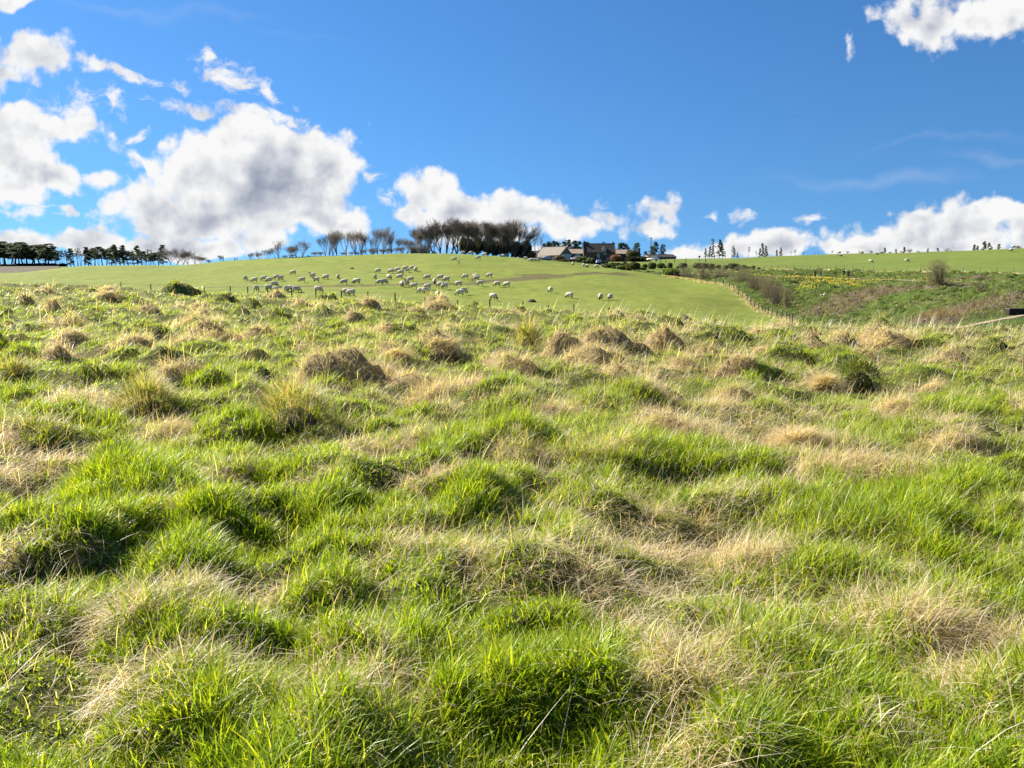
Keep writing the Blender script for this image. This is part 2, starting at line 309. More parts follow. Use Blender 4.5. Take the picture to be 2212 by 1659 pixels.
def field(x, y, want=False):
    """mound height, and how much of it is straw / dark / steepness heading (downhill)"""
    h = np.zeros(len(x)); S = np.zeros(len(x)); Dk = np.zeros(len(x)); gx = np.zeros(len(x)); gy = np.zeros(len(x))
    order = np.argsort(y); ys = y[order]
    for m in MOUNDS:
        i0, i1 = np.searchsorted(ys, [m[1] - 1.5 * m[2], m[1] + 1.5 * m[2]])
        if i1 <= i0: continue
        idx = order[i0:i1]; idx = idx[np.abs(x[idx] - m[0]) < 1.5 * m[2]]
        if len(idx) == 0: continue
        r = mound_r(x[idx], y[idx], m); b = np.clip(1 - r * r, 0, 1) ** 1.0
        h[idx] = np.maximum(h[idx], m[3] * b) + 0.25 * np.minimum(h[idx], m[3] * b)
        if want:
            inf = np.clip(1.3 - r, 0, 1)
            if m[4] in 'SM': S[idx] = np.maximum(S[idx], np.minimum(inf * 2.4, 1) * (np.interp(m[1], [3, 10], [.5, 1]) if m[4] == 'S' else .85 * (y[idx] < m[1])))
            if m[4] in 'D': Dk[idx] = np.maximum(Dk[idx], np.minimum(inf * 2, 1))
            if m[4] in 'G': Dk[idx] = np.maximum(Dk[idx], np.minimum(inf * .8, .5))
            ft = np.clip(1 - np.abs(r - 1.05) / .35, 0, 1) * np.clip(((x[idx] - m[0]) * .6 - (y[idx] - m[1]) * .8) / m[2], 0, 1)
            Dk[idx] = np.maximum(Dk[idx], .75 * ft); S[idx] *= 1 - .8 * ft  # foot away from the sun: straw swapped for green to deepen its shade
            gx[idx] += (x[idx] - m[0]) / m[2] * inf * m[3] / m[2]; gy[idx] += (y[idx] - m[1]) / m[2] * inf * m[3] / m[2]
    return h, S, Dk, gx, gy
def lumps(x, y):
    a = fbm(x * .95, y * .95, 4, 5) - .5; b_ = 1 - np.abs(fbm(x * .8 + 31, y * 1.1, 3, 6) - .5) * 4
    return a * .34 + .13 * np.clip(b_, 0, 1) ** 2 - .05
def HR(x, y):
    x = np.asarray(x, float); y = np.asarray(y, float); sh = x.shape
    h = field(x.ravel(), y.ravel())[0].reshape(sh)
    far = np.clip(y / 11, .78, 1.6)
    return H0(x, y) + h + lumps(x, y) * far + (fbm(x * .28, y * .28, 3, 8) - .5) * .35 * sstep(y, 4, 14)

# ------------------------------------------------------------------ meshes from arrays
def mesh_np(name, verts, loops, starts, totals, mats, mat_idx=None, col=None, extra=None, flat=False):
    me = bpy.data.meshes.new(name)
    me.vertices.add(len(verts)); me.vertices.foreach_set('co', np.ascontiguousarray(verts, np.float32).ravel())
    me.loops.add(len(loops)); me.loops.foreach_set('vertex_index', np.ascontiguousarray(loops, np.int32))
    me.polygons.add(len(starts)); me.polygons.foreach_set('loop_start', np.ascontiguousarray(starts, np.int32))
    if mat_idx is not None: me.polygons.foreach_set('material_index', np.ascontiguousarray(mat_idx, np.int32))
    for m in mats: me.materials.append(m)
    if col is not None:
        at_ = me.attributes.new('tint', 'FLOAT_COLOR', 'POINT')
        c4 = np.ones((len(verts), 4), np.float32); c4[:, :3] = col; at_.data.foreach_set('color', c4.ravel())
    for kx, v in (extra or {}).items():
        at_ = me.attributes.new(kx, 'FLOAT', 'POINT'); at_.data.foreach_set('value', np.ascontiguousarray(v, np.float32))
    me.update(calc_edges=True)
    if flat: me.shade_flat()
    return me
def quads_mesh(name, verts, quads, mats, **kw):
    q = np.asarray(quads, np.int32); n = len(q); kk = q.shape[1]
    return mesh_np(name, verts, q.ravel(), np.arange(n) * kk, np.full(n, kk), mats, **kw)
def link(name, me, parent=None, loc=None, **props):
    o = bpy.data.objects.new(name, me); scene.collection.objects.link(o)
    if parent is not None: o.parent = parent
    if loc is not None: o.location = loc
    for kx, v in props.items(): o[kx] = v
    return o
def empty(name, loc, label, category, group=None, rz=0.0, scale=1.0):
    o = link(name, None, loc=loc, label=label, category=category)
    o.rotation_euler[2] = rz; o.scale = (scale,) * 3; o.empty_display_size = .2
    if group: o['group'] = group
    return o
def copy_tree(o, parent=None):
    c = o.copy(); scene.collection.objects.link(c); c.parent = parent
    for ch in list(o.children): copy_tree(ch, c)
    return c

# ------------------------------------------------------------------ materials
MATS = {}
def mat(name, col, rough=.9, spec=.2, var=.0, scale=4.0, col2=None, bump=0.0, bscale=None, coords='Object', trans=0.0):
    if name in MATS: return MATS[name]
    m = bpy.data.materials.new(name); m.use_nodes = True; t = NT(m.node_tree)
    bs = t.n['Principled BSDF']; bs.inputs['Roughness'].default_value = rough; bs.inputs['Specular IOR Level'].default_value = spec
    co = t.new('ShaderNodeTexCoord').outputs[coords]
    if var > 0 or col2:
        nz_ = t.noise(co, scale, 6, .6, dim='3D')
        c2 = col2 or tuple(c * (1 - var) for c in col)
        cx = t.mix(t.step(nz_, .3, .7), rgba(col), rgba(c2)); t.l.new(cx, bs.inputs['Base Color'])
    else: bs.inputs['Base Color'].default_value = rgba(col)
    if bump > 0:
        b = t.new('ShaderNodeBump'); b.inputs['Strength'].default_value = bump; b.inputs['Distance'].default_value = .05
        t.l.new(t.noise(co, bscale or scale * 3, 5, .6, dim='3D'), b.inputs['Height']); t.l.new(b.outputs[0], bs.inputs['Normal'])
    MATS[name] = m; return m
def tint_mat(name, trans=.45, rough=.5, spec=.35, tr=(1.6, 1.55, .6)):
    """leaf or blade: its own pigment from the 'tint' attribute, light passing through"""
    m = bpy.data.materials.new(name); m.use_nodes = True; t = NT(m.node_tree)
    bs = t.n['Principled BSDF']; bs.inputs['Roughness'].default_value = rough; bs.inputs['Specular IOR Level'].default_value = spec
    a = t.new('ShaderNodeAttribute', attribute_name='tint'); t.l.new(a.outputs['Color'], bs.inputs['Base Color'])
    tl = t.new('ShaderNodeBsdfTranslucent'); t.l.new(t.mix(1.0, a.outputs['Color'], rgba(tr), blend='MULTIPLY'), tl.inputs[0])
    mx = t.new('ShaderNodeMixShader'); mx.inputs[0].default_value = trans
    t.l.new(bs.outputs[0], mx.inputs[1]); t.l.new(tl.outputs[0], mx.inputs[2]); t.l.new(mx.outputs[0], t.n['Material Output'].inputs[0])
    MATS[name] = m; return m
M_GRASS = tint_mat('grass_blade', .46, .42, .32)
M_LEAF = tint_mat('leaf', .3, .6, .3)

# ------------------------------------------------------------------ blades
def blades(base, head, L, th0, kap, wd, col, nseg=2, tw=None):
    n = len(base); p = base.copy(); pts = [p]
    for i in range(nseg):
        a = th0 + kap * (i + .5) / nseg; s = np.sin(a)
        p = p + np.stack([s * np.cos(head), s * np.sin(head), np.cos(a)], 1) * (L / nseg)[:, None]; pts.append(p)
    sa = head + np.pi / 2 + (tw if tw is not None else rng.normal(0, .5, n))
    side = np.stack([np.cos(sa), np.sin(sa), np.zeros(n)], 1)
    prof = {2: [1, .8], 3: [1, .95, .62], 4: [.9, 1, .85, .5]}[nseg]
    V_ = []
    for i in range(nseg): V_ += [pts[i] - side * (wd * prof[i] / 2)[:, None], pts[i] + side * (wd * prof[i] / 2)[:, None]]
    V_.append(pts[nseg]); k_ = 2 * nseg + 1
    V_ = np.stack(V_, 1).reshape(-1, 3); b = (np.arange(n) * k_)[:, None]
    loc = []; tot = []
    for i in range(nseg - 1): loc += [2 * i, 2 * i + 1, 2 * i + 3, 2 * i + 2]; tot.append(4)
    loc += [2 * nseg - 2, 2 * nseg - 1, 2 * nseg]; tot.append(3)
    lp = (b + np.array(loc)[None]).ravel(); tt = np.tile(tot, n)
    return V_, lp, tt, np.repeat(col, k_, 0)
def join_arrays(parts):
    vs, ls, ts, cs = [], [], [], []; o = 0
    for v, l, t, c in parts: vs.append(v); ls.append(l + o); ts.append(t); cs.append(c); o += len(v)
    t = np.concatenate(ts); st = np.concatenate([[0], np.cumsum(t)[:-1]])
    return np.concatenate(vs), np.concatenate(ls), st, t, np.concatenate(cs)
GREENS = np.array([(.20, .30, .012), (.26, .35, .014), (.31, .38, .02), (.135, .21, .012), (.39, .41, .03)])
STRAWS = np.array([(.60, .48, .32), (.68, .57, .42), (.48, .37, .24), (.74, .66, .51), (.38, .28, .17)])
OLIVES = np.array([(.23, .265, .045), (.28, .29, .065), (.19, .24, .038), (.35, .33, .12)])
def pick(pal, n, jit=.12):
    c = pal[rng.integers(0, len(pal), n)]; return c * rng.normal(1, jit, (n, 1)).clip(.6, 1.5)
WIND = 0.25
def grow(x, y, z, S, Dk, gx, gy, d, lush, parts):
    """choose a kind of blade for every root and grow them all"""
    n = len(x); r = rng.random(n)
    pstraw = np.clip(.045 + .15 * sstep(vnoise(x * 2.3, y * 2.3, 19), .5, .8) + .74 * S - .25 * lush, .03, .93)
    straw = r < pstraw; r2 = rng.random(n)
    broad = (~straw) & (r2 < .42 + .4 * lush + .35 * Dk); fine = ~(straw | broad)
    wmin = d / 768 * .42
    base = np.stack([x, y, z], 1)
    dh = np.arctan2(gy, gx); st = np.clip(np.hypot(gx, gy) * 2.2, 0, 1)
    wind = WIND + rng.normal(0, .75, n)
    hx = np.cos(wind) * (1 - st) + np.cos(dh) * st; hy = np.sin(wind) * (1 - st) + np.sin(dh) * st
    head = np.arctan2(hy, hx) + rng.normal(0, 1, n) * (.55 + 1.1 * np.exp(-d / 7)); any_ = rng.uniform(-np.pi, np.pi, n)
    gfar = np.clip(d / 25, 0, 1)
    lm = .35 + .75 * sstep(vnoise(x * 1.1, y * 1.1, 15), .15, .85) + .75 * sstep(vnoise(x * 3.3, y * 3.3, 16), .3, .9)
    for kind, msk in (('s', straw), ('b', broad), ('f', fine)):
        for near in (True, False):
            i = np.where(msk & ((d < 8) == near))[0]
            if len(i) == 0: continue
            k_ = len(i); seg = 3 if near else 2
            if kind == 's':
                L = rng.uniform(.05, .19, k_) * (1 + 2.0 * gfar[i]); th = R(45) + rng.random(k_) * R(50); kp = R(15) + rng.random(k_) * R(75)
                wd = np.maximum(rng.uniform(.0016, .0034, k_), wmin[i] * .8); c = pick(STRAWS, k_)
                up = rng.random(k_) < .1; th[up] = rng.uniform(.05, .5, up.sum()); hd = np.where(rng.random(k_) < .3, any_[i], head[i]); bz = base[i] + [0, 0, .012]
                bz[:, 2] += rng.random(k_) * .05
            elif kind == 'b':
                L = rng.uniform(.03, .10, k_) * lm[i] * (1 + .5 * Dk[i] + .4 * gfar[i] + .25 * lush[i]); th = np.abs(rng.normal(R(22), R(18), k_)); kp = R(10) + rng.random(k_) * R(60)
                wd = np.maximum(rng.uniform(.0032, .0085, k_), wmin[i]); c = pick(GREENS, k_)
                hd = np.where(rng.random(k_) < .5, any_[i], head[i]); bz = base[i]
            else:
                L = rng.uniform(.04, .12, k_) * lm[i] * (1 + .8 * gfar[i]); th = R(18) + rng.random(k_) * R(46); kp = R(10) + rng.random(k_) * R(65)
                wd = np.maximum(rng.uniform(.0016, .0034, k_), wmin[i] * .85)
                c = np.where((rng.random(k_) < .16 + .34 * sstep(x[i] / d[i], -.05, .5) * sstep(d[i], 4, 12))[:, None], pick(OLIVES, k_), pick(GREENS, k_)); hd = head[i]; bz = base[i]
            parts.append(blades(bz, hd, L, th, kp, wd, c, seg))
def roots(n, d0, d1, power, wide=.80, pad=1.2):
    """random roots, some gathered into tufts"""
    nt = int(n * .62 / 14); t = rng.random(nt); td = d0 + (d1 - d0) * t ** power; tx = rng.uniform(-1, 1, nt) * (wide * td + pad)
    k_ = rng.integers(7, 22, nt); rep = np.repeat(np.arange(nt), k_); s = rng.uniform(.015, .05, nt)[rep] * (1 + td[rep] / 14)
    x1 = tx[rep] + rng.normal(0, 1, len(rep)) * s; y1 = td[rep] + rng.normal(0, 1, len(rep)) * s
    m = n - len(x1) if n > len(x1) else 10
    t = rng.random(m); y2 = d0 + (d1 - d0) * t ** power; x2 = rng.uniform(-1, 1, m) * (wide * y2 + pad)
    return np.concatenate([x1, x2]), np.concatenate([y1, y2])

# ------------------------------------------------------------------ ground sheets
def ground_mat(name, c1, c2, c3=None, s1=.25, s2=2.0, bump=.6, bdist=.1, bscale=6.0, wear=None, stretch=1.0, s3=9.0):
    m = bpy.data.materials.new(name); m.use_nodes = True; t = NT(m.node_tree)
    bs = t.n['Principled BSDF']; bs.inputs['Roughness'].default_value = .95; bs.inputs['Specular IOR Level'].default_value = .1
    g = t.new('ShaderNodeNewGeometry').outputs['Position']
    n1 = t.noise(g, s1, 4, .6, dim='3D'); n2 = t.noise(g, s2, 6, .65, dim='3D'); n3 = t.noise(g, s3, 4, .7, dim='3D')
    c = t.mix(t.step(n2, .35, .68), rgba(c1), rgba(c2))
    if c3: c = t.mix(t.m('MULTIPLY', t.step(n1, .45, .7), .8), c, rgba(c3))
    c = t.mix(t.m('MULTIPLY', t.step(n3, .55, .78), .55), c, rgba(tuple(v * .45 for v in c1)))
    if wear:
        for attr, cw, cw2 in wear:
            a = t.new('ShaderNodeAttribute', attribute_name=attr)
            f = t.step(t.m('MULTIPLY_ADD', t.m('SUBTRACT', n2, .5), 1.6, a.outputs['Fac']), .35, .62)
            c = t.mix(t.m('MULTIPLY', f, .9), c, t.mix(t.step(n3, .35, .65), rgba(cw), rgba(cw2)))
    t.l.new(c, bs.inputs['Base Color'])
    b = t.new('ShaderNodeBump'); b.inputs['Strength'].default_value = bump; b.inputs['Distance'].default_value = bdist
    t.l.new(t.noise(g, bscale, 6, .7, dim='3D'), b.inputs['Height']); t.l.new(b.outputs[0], bs.inputs['Normal'])
    return m
def grid_faces(nr, nc):
    i = np.arange(nr - 1)[:, None] * nc + np.arange(nc - 1)[None]
    return np.stack([i, i + 1, i + nc + 1, i + nc], -1).reshape(-1, 4)
def subset(v, q, keep, ex=None):
    q = q[keep]; used = np.unique(q); mp = np.full(len(v), -1); mp[used] = np.arange(len(used))
    return v[used], mp[q], ({k_: e[used] for k_, e in ex.items()} if ex else None)
# rough field
nr, nc = 430, 420
s_ = np.linspace(-1.15, 1.15, nc); tt_ = np.linspace(0, 1, nr)
De = D_EDGE(s_ * .97)[None]; dd = -6 + (De + 6.5) * (0.45 * tt_[:, None] ** 3.0 + .55 * tt_[:, None] ** 1.4)
xx_ = s_[None] * (np.maximum(dd, 0) + 5.0)
zz_ = HR(xx_, dd)
Sv = field(xx_.ravel(), (dd + 0 * xx_).ravel(), True)[1]
M_TURF = ground_mat('turf_and_thatch', (.12, .12, .035), (.085, .12, .022), (.21, .17, .075), s1=.9, s2=7, bump=.9, bscale=26, s3=30, wear=[('straw', (.42, .32, .18), (.30, .22, .11))])
V_ = np.stack([xx_, dd + 0 * xx_, zz_], -1).reshape(-1, 3)
link('rough_field', quads_mesh('rough_field', V_, grid_faces(nr, nc), [M_TURF], extra={'straw': Sv}), kind='structure')

# pasture (sheep hill) and the bank beside it: one grid, cut along the boundary fence
nr, nc = 330, 520
s_ = np.linspace(-.98, .98, nc); tt_ = np.linspace(0, 1, nr)
D1 = np.where(s_ > U_FENCE(214), D_F3(s_), 216.0)[None]; D0 = D_EDGE(s_)[None] - .4
dd = D0 + (D1 - D0) * tt_[:, None]; xx_ = s_[None] * dd
zz_ = H0(xx_, dd)
def polyd(x, y, pts, wd):
    """0..1 nearness of points to a polyline"""
    best = np.full(x.shape, 1e9)
    for (ax, ay), (bx, by) in zip(pts[:-1], pts[1:]):
        L2 = (bx - ax) ** 2 + (by - ay) ** 2 + 1e-9; t = np.clip(((x - ax) * (bx - ax) + (y - ay) * (by - ay)) / L2, 0, 1)
        best = np.minimum(best, np.hypot(x - ax - t * (bx - ax), y - ay - t * (by - ay)))
    return np.clip(1 - best / wd, 0, 1)
tr1 = [gpt(*crop(*p)).xy for p in [(2, 0, 1137), (2, 900, 1118), (2, 1500, 1112), (3, 0, 963), (3, 700, 950), (3, 1300, 935), (3, 1500, 905), (3, 1720, 900), (3, 2212, 868), (4, 250, 618), (4, 600, 588), (4, 1100, 560), (4, 1500, 575)]]
tr2 = [gpt(*crop(*p)).xy for p in [(4, 150, 578), (4, 450, 565), (4, 600, 582)]]
tr3 = [gpt(*crop(*p)).xy for p in [(2, 1450, 1112), (2, 1800, 1110)]]
tr4 = [gpt(*crop(*p)).xy for p in [(4, 30, 645), (4, 300, 605), (4, 620, 590)]]
wearv = np.maximum.reduce([polyd(xx_, dd, tr1, 3.2) * .95, polyd(xx_, dd, tr2, 3.0) * .95, polyd(xx_, dd, tr3, 3.6) * 1.1, polyd(xx_, dd, tr4, 4.6) * 1.1])
near_f = np.clip(1 - np.abs(xx_ - U_FENCE(dd) * dd) / 3.0, 0, 1) * .5
left = xx_ < U_FENCE(dd) * dd
PATHPX = [(760, 275.6), (790, 277), (820, 278), (850, 278.4), (870, 279.2), (892, 279.9), (915, 280.6), (940, 281.2), (962, 282), (987, 282.9), (1010, 283.7), (1024, 284.4), (1060, 286)]
LOWPX = [(945, 331.5), (956, 329), (968, 326.4), (980, 323.8), (992, 321.3), (1006, 318.8), (1024, 315.4), (1050, 311)]
PATH1 = [gpt(px, py, 60) for px, py in PATHPX]; PATH2 = [gpt(px, py, 40, 100) for px, py in LOWPX]
def PATHMASK(x, y): return 1 - np.maximum(sstep(polyd(x, y, [p.xy for p in PATH1], 5.0), 0, .75), sstep(polyd(x, y, [p.xy for p in PATH2], 4.0), 0, .75))
zb = zz_ + np.where(left, (fbm(xx_ * .8, dd * .8, 3, 31) - .5) * .16 + (fbm(xx_ * .12, dd * .12, 2, 33) - .5) * .5, (fbm(xx_ * .75, dd * .75, 4, 41) - .45) * 1.5 * sstep(np.abs(xx_ - U_FENCE(dd) * dd), 1, 6) * PATHMASK(xx_, dd))
V_ = np.stack([xx_, dd, zb], -1).reshape(-1, 3); q = grid_faces(nr, nc)
isl = left.ravel()[q].mean(1) > .5
M_PAST = ground_mat('grazed_pasture', (.130, .168, .025), (.19, .212, .038), (.16, .17, .034), s1=.09, s2=.45, bump=.75, bdist=.12, bscale=3.2, s3=2.6,
                    wear=[('wear', (.075, .058, .03), (.12, .105, .042)), ('verge', (.40, .36, .16), (.30, .31, .10))])
v1, q1, ex = subset(V_, q, isl, {'wear': wearv.ravel(), 'verge': near_f.ravel()})
link('pasture', quads_mesh('pasture', v1, q1, [M_PAST], extra=ex), kind='structure')
# bramble patches on the bank
br = [[(5, 1830, 1010), (5, 2212, 850), (6, 150, 790), (6, 400, 740), (6, 650, 760), (6, 950, 720), (6, 1300, 690)], [(6, 1600, 1010), (6, 1850, 880), (6, 2212, 800)], [(6, 1150, 1130), (6, 1300, 1000)], [(6, 1250, 610), (6, 1650, 600)]]
br = [[gpt(*crop(*p)).xy for p in l] for l in br]
brv = np.maximum.reduce([polyd(xx_, dd, l, w_) for l, w_ in zip(br, (7.5, 5, 3.5, 4))])
M_BANK = ground_mat('tufted_bank', (.05, .08, .014), (.085, .115, .022), (.11, .105, .04), s1=.12, s2=1.1, bump=1.0, bdist=.4, bscale=1.6, s3=2.2,
                    wear=[('bramble', (.105, .075, .05), (.15, .11, .075)), ('verge', (.34, .31, .15), (.22, .24, .09))])
v1, q1, ex = subset(V_, q, ~isl, {'bramble': brv.ravel(), 'verge': near_f.ravel()})
link('hillside', quads_mesh('hillside', v1, q1, [M_BANK], extra=ex), kind='structure')
# fields beyond, out to the horizon
nr, nc = 150, 260
s_ = np.linspace(-.99, .99, nc); D0 = np.where(s_ > U_FENCE(214), D_F3(s_) - .3, 215.6)[None]; tt_ = np.linspace(0, 1, nr)
dd = D0 + (460 - D0) * tt_[:, None] ** 1.3; dd = np.concatenate([dd, np.geomspace(480, 3900, 24)[:, None] + 0 * D0]); nr = len(dd)
xx_ = s_[None] * dd; zz_ = H0(xx_, dd) + (fbm(xx_ * .25, dd * .25, 3, 51) - .5) * .25 * (dd < 300)
M_FIELD = ground_mat('far_field', (.108, .145, .026), (.138, .165, .034), (.10, .13, .026), s1=.05, s2=.5, bump=.6, bdist=.15, bscale=2.0, s3=1.8)
link('field', quads_mesh('field', np.stack([xx_, dd, zz_], -1).reshape(-1, 3), grid_faces(nr, nc), [M_FIELD]), kind='structure')
# ploughed field at the left, a sheet just above
us = np.linspace(upx(-260), upx(60), 60); ds = np.linspace(250, 405, 40)
xx_ = us[None] * ds[:, None]; yy_ = ds[:, None] + 0 * xx_
link('ploughed_field', quads_mesh('ploughed_field', np.stack([xx_, yy_, H0(xx_, yy_) + .3 * sstep(ds, 250, 262)[:, None] + .02], -1).reshape(-1, 3), grid_faces(40, 60),
     [ground_mat('ploughed_earth', (.075, .06, .04), (.10, .085, .05), s2=.6, bump=.8, bscale=2)]), kind='structure')
# a wide plain under everything else, behind and beside the view
xs_ = np.array([-6000, -2000, -400, -120, -40, 0, 40, 120, 400, 2000, 6000.]); ys_ = np.array([-3000, -600, -100, -30, 0, 30, 100, 400, 1200, 3950, 7000.])
xg, yg = np.meshgrid(xs_, ys_); zg = np.full(xg.shape, -9.0); zg[yg < -5] = -.9; zg[(yg > 300)] = -3
link('ground', quads_mesh('ground', np.stack([xg, yg, zg], -1).reshape(-1, 3), grid_faces(11, 11), [M_FIELD]), kind='structure')
# paths: strips laid on the bank
M_PATH = ground_mat('worn_path', (.27, .205, .135), (.34, .265, .18), s2=3, bump=.4, bscale=20)
def strip(name, pts, wd, m, up=.04, n=120):
    p = np.array([(v.x, v.y) for v in pts]); L = np.concatenate([[0], np.cumsum(np.hypot(*np.diff(p, axis=0).T))])
    t = np.linspace(0, L[-1], n); x = np.interp(t, L, p[:, 0]); y = np.interp(t, L, p[:, 1])
    tx, ty = np.gradient(x), np.gradient(y); l = np.hypot(tx, ty); nx, ny = -ty / l, tx / l
    ww = wd * (.35 + 1.0 * vnoise(t * .6, t * 0, 77) + .4 * vnoise(t * 2.1, t * 0, 78)); rows = []
    for k_ in np.linspace(-.5, .5, 5): rows.append(np.stack([x + nx * ww * k_, y + ny * ww * k_, np.zeros(n)], 1))
    v = np.stack(rows, 1); z = H0(v[..., 0], v[..., 1]); v[..., 2] = z.mean(1, keepdims=True) * .6 + z * .4 + up
    return link(name, quads_mesh(name, v.reshape(-1, 3), grid_faces(n, 5), [m]), kind='structure')
strip('footpath', PATH1, 1.7, M_PATH, up=.05, n=240)
strip('lower_path', PATH2, .45, M_PATH, up=.04, n=120)

# ------------------------------------------------------------------ tussocks that stand out: things of their own
THATCH = mat('thatch_core', (.10, .075, .04), var=.5, scale=14, bump=.8, bscale=40)
def tussock(x, y, label, Rm, hm, kind):
    """a clump: matted core under its own blades"""
    ph = rng.uniform(0, 6.28, 4); LB = lambda t: .88 + .16 * np.cos(t * 2 + ph[0]) + .11 * np.cos(t * 3 + ph[1]) + .07 * np.cos(t * 5 + ph[2])
    z0 = float(H0(x, y)) - .02; nth, nph = 20, 7; vs, qs = [], []
    for j in range(nph + 1):
        a = j / nph * math.pi / 2
        for i in range(nth):
            th = 2 * math.pi * i / nth; r = Rm * math.cos(a) * LB(2 * math.pi * i / nth) * (.72 if kind in 'RD' else .95)
            vs.append((r * math.cos(th), r * math.sin(th), hm * .66 * math.sin(a) ** .9 - .06))
    for j in range(nph):
        for i in range(nth): qs.append((j * nth + i, j * nth + (i + 1) % nth, (j + 1) * nth + (i + 1) % nth, (j + 1) * nth + i))
    vs = np.array(vs); d = y; wm = d / 768 * .42; parts = []
    n = int(np.clip(2600 * (8 / d), 700, 3800))
    th = rng.uniform(0, 2 * np.pi, n); r = np.sqrt(rng.random(n)); a = np.arccos(np.clip(r, 0, .999))
    hv = 1 - .30 * vnoise(3 * r * np.cos(th) + x, 3 * r * np.sin(th), 12); lb_ = LB(th)
    b = np.stack([Rm * r * lb_ * np.cos(th), Rm * r * lb_ * np.sin(th), hv * hm * 1.0 * np.sin(a) ** .9 - .04], 1)
    hd = th + rng.normal(0, .5, n) + .35 * np.sin(WIND - th); lean = r
    if kind == 'R':
        n = n // 2; th, r, b, hd = th[:n], r[:n], b[:n], hd[:n]; wm *= 1.25
        L = rng.uniform(.35, .95, n) * hm * .85; t0 = .15 + .85 * r * rng.random(n); kp = rng.uniform(.4, 2.3, n); wd = np.maximum(rng.uniform(.003, .006, n), wm)
        c = np.where((rng.random(n) < .5)[:, None], pick(STRAWS[[0, 2, 4]], n) * .85, np.where((rng.random(n) < .35)[:, None], pick(OLIVES, n) * .8, pick(GREENS[[0, 1, 3]], n)))
    elif kind == 'D':
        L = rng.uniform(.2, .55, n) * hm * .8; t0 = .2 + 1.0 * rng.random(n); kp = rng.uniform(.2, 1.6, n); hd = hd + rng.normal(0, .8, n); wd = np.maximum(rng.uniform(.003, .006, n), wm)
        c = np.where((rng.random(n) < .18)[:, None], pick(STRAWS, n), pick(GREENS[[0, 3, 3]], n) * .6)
    else:
        L = rng.uniform(.06, .20, n) * (1 + d / 30); t0 = .95 + .65 * r * rng.random(n); kp = rng.uniform(.1, .9, n); hd = np.where(rng.random(n) < .7, WIND + rng.normal(0, 1.2, n), hd); wd = np.maximum(rng.uniform(.0016, .0034, n), wm * .8)
        c = np.where((rng.random(n) < .12)[:, None], pick(OLIVES, n), pick(STRAWS, n))
    parts.append(blades(b, hd, L, t0, kp, wd, c, 3))
    if kind == 'R':
        k_ = 60; th = rng.uniform(0, 2 * np.pi, k_); rr_ = rng.random(k_) * .7
        parts.append(blades(np.stack([Rm * rr_ * np.cos(th), Rm * rr_ * np.sin(th), np.full(k_, hm * .3)], 1), th, rng.uniform(.7, 1.35, k_) * hm, rng.uniform(.02, .35, k_), rng.uniform(0, .3, k_), np.full(k_, max(.0035, wm * .8)), pick(STRAWS[[0, 2]], k_), 3))
    v, l, st, t, c = join_arrays(parts); o0 = len(vs); qa = np.array(qs)
    vv = np.concatenate([vs, v]); ll = np.concatenate([qa.ravel(), l + o0]); tt = np.concatenate([np.full(len(qa), 4), t]); ss = np.concatenate([[0], np.cumsum(tt)[:-1]])
    cc_ = np.concatenate([np.full((o0, 3), .2), c]); mi = np.concatenate([np.zeros(len(qa)), np.ones(len(t))])
    return link('grass_tussock', mesh_np('grass_tussock', vv, ll, ss, tt, [THATCH, M_GRASS], mat_idx=mi, col=cc_), loc=(x, y, z0), label=label, category='grass tussock', group='tussocks that stand out in the rough field')
# x, y, width, height as above
TUS = [(1140, 768, 56, 62, 'R', 'tall reedy clump of pale upright stalks, alone left of the straw mounds'),
       (640, 950, 190, 105, 'R', 'large shaggy tussock of bent pale and green blades with tall thin stalks'),
       (322, 918, 125, 88, 'R', 'upright brownish tussock with green blades, left of the large shaggy one'),
       (32, 842, 76, 56, 'R', 'reedy brown tussock at the left edge of the rough field'),
       (1850, 848, 84, 74, 'D', 'dark green dome-shaped tussock beside a straw one, right of the straw mounds'),
       (1778, 852, 62, 42, 'S', 'straw tussock leaning against the dark green dome'),
       (1912, 766, 90, 36, 'S', 'broad straw mound on the right near the brow of the rough field'),
       (1720, 995, 135, 66, 'S', 'thick low straw mound right of the lush green grass patch'),
       (950, 782, 108, 56, 'S', 'rounded brown straw mound left of the tall reedy clump'),
       (852, 802, 92, 48, 'S', 'grey-brown straw mound at the left end of the straw mounds'),
       (424, 707, 54, 32, 'S', 'squarish block-like straw tussock on the left below the fence'),
       (230, 657, 62, 30, 'S', 'brown straw mound with a dark side near the left brow'),
       (948, 680, 68, 34, 'S', 'brown straw mound on the brow just below the grazing sheep'),
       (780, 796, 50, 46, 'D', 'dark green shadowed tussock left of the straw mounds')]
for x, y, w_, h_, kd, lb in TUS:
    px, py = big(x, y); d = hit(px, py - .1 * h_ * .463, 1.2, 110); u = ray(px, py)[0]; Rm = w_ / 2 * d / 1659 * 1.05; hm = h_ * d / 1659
    tussock(u * (d + Rm * .5), d + Rm * .5, lb, Rm, hm, kd)

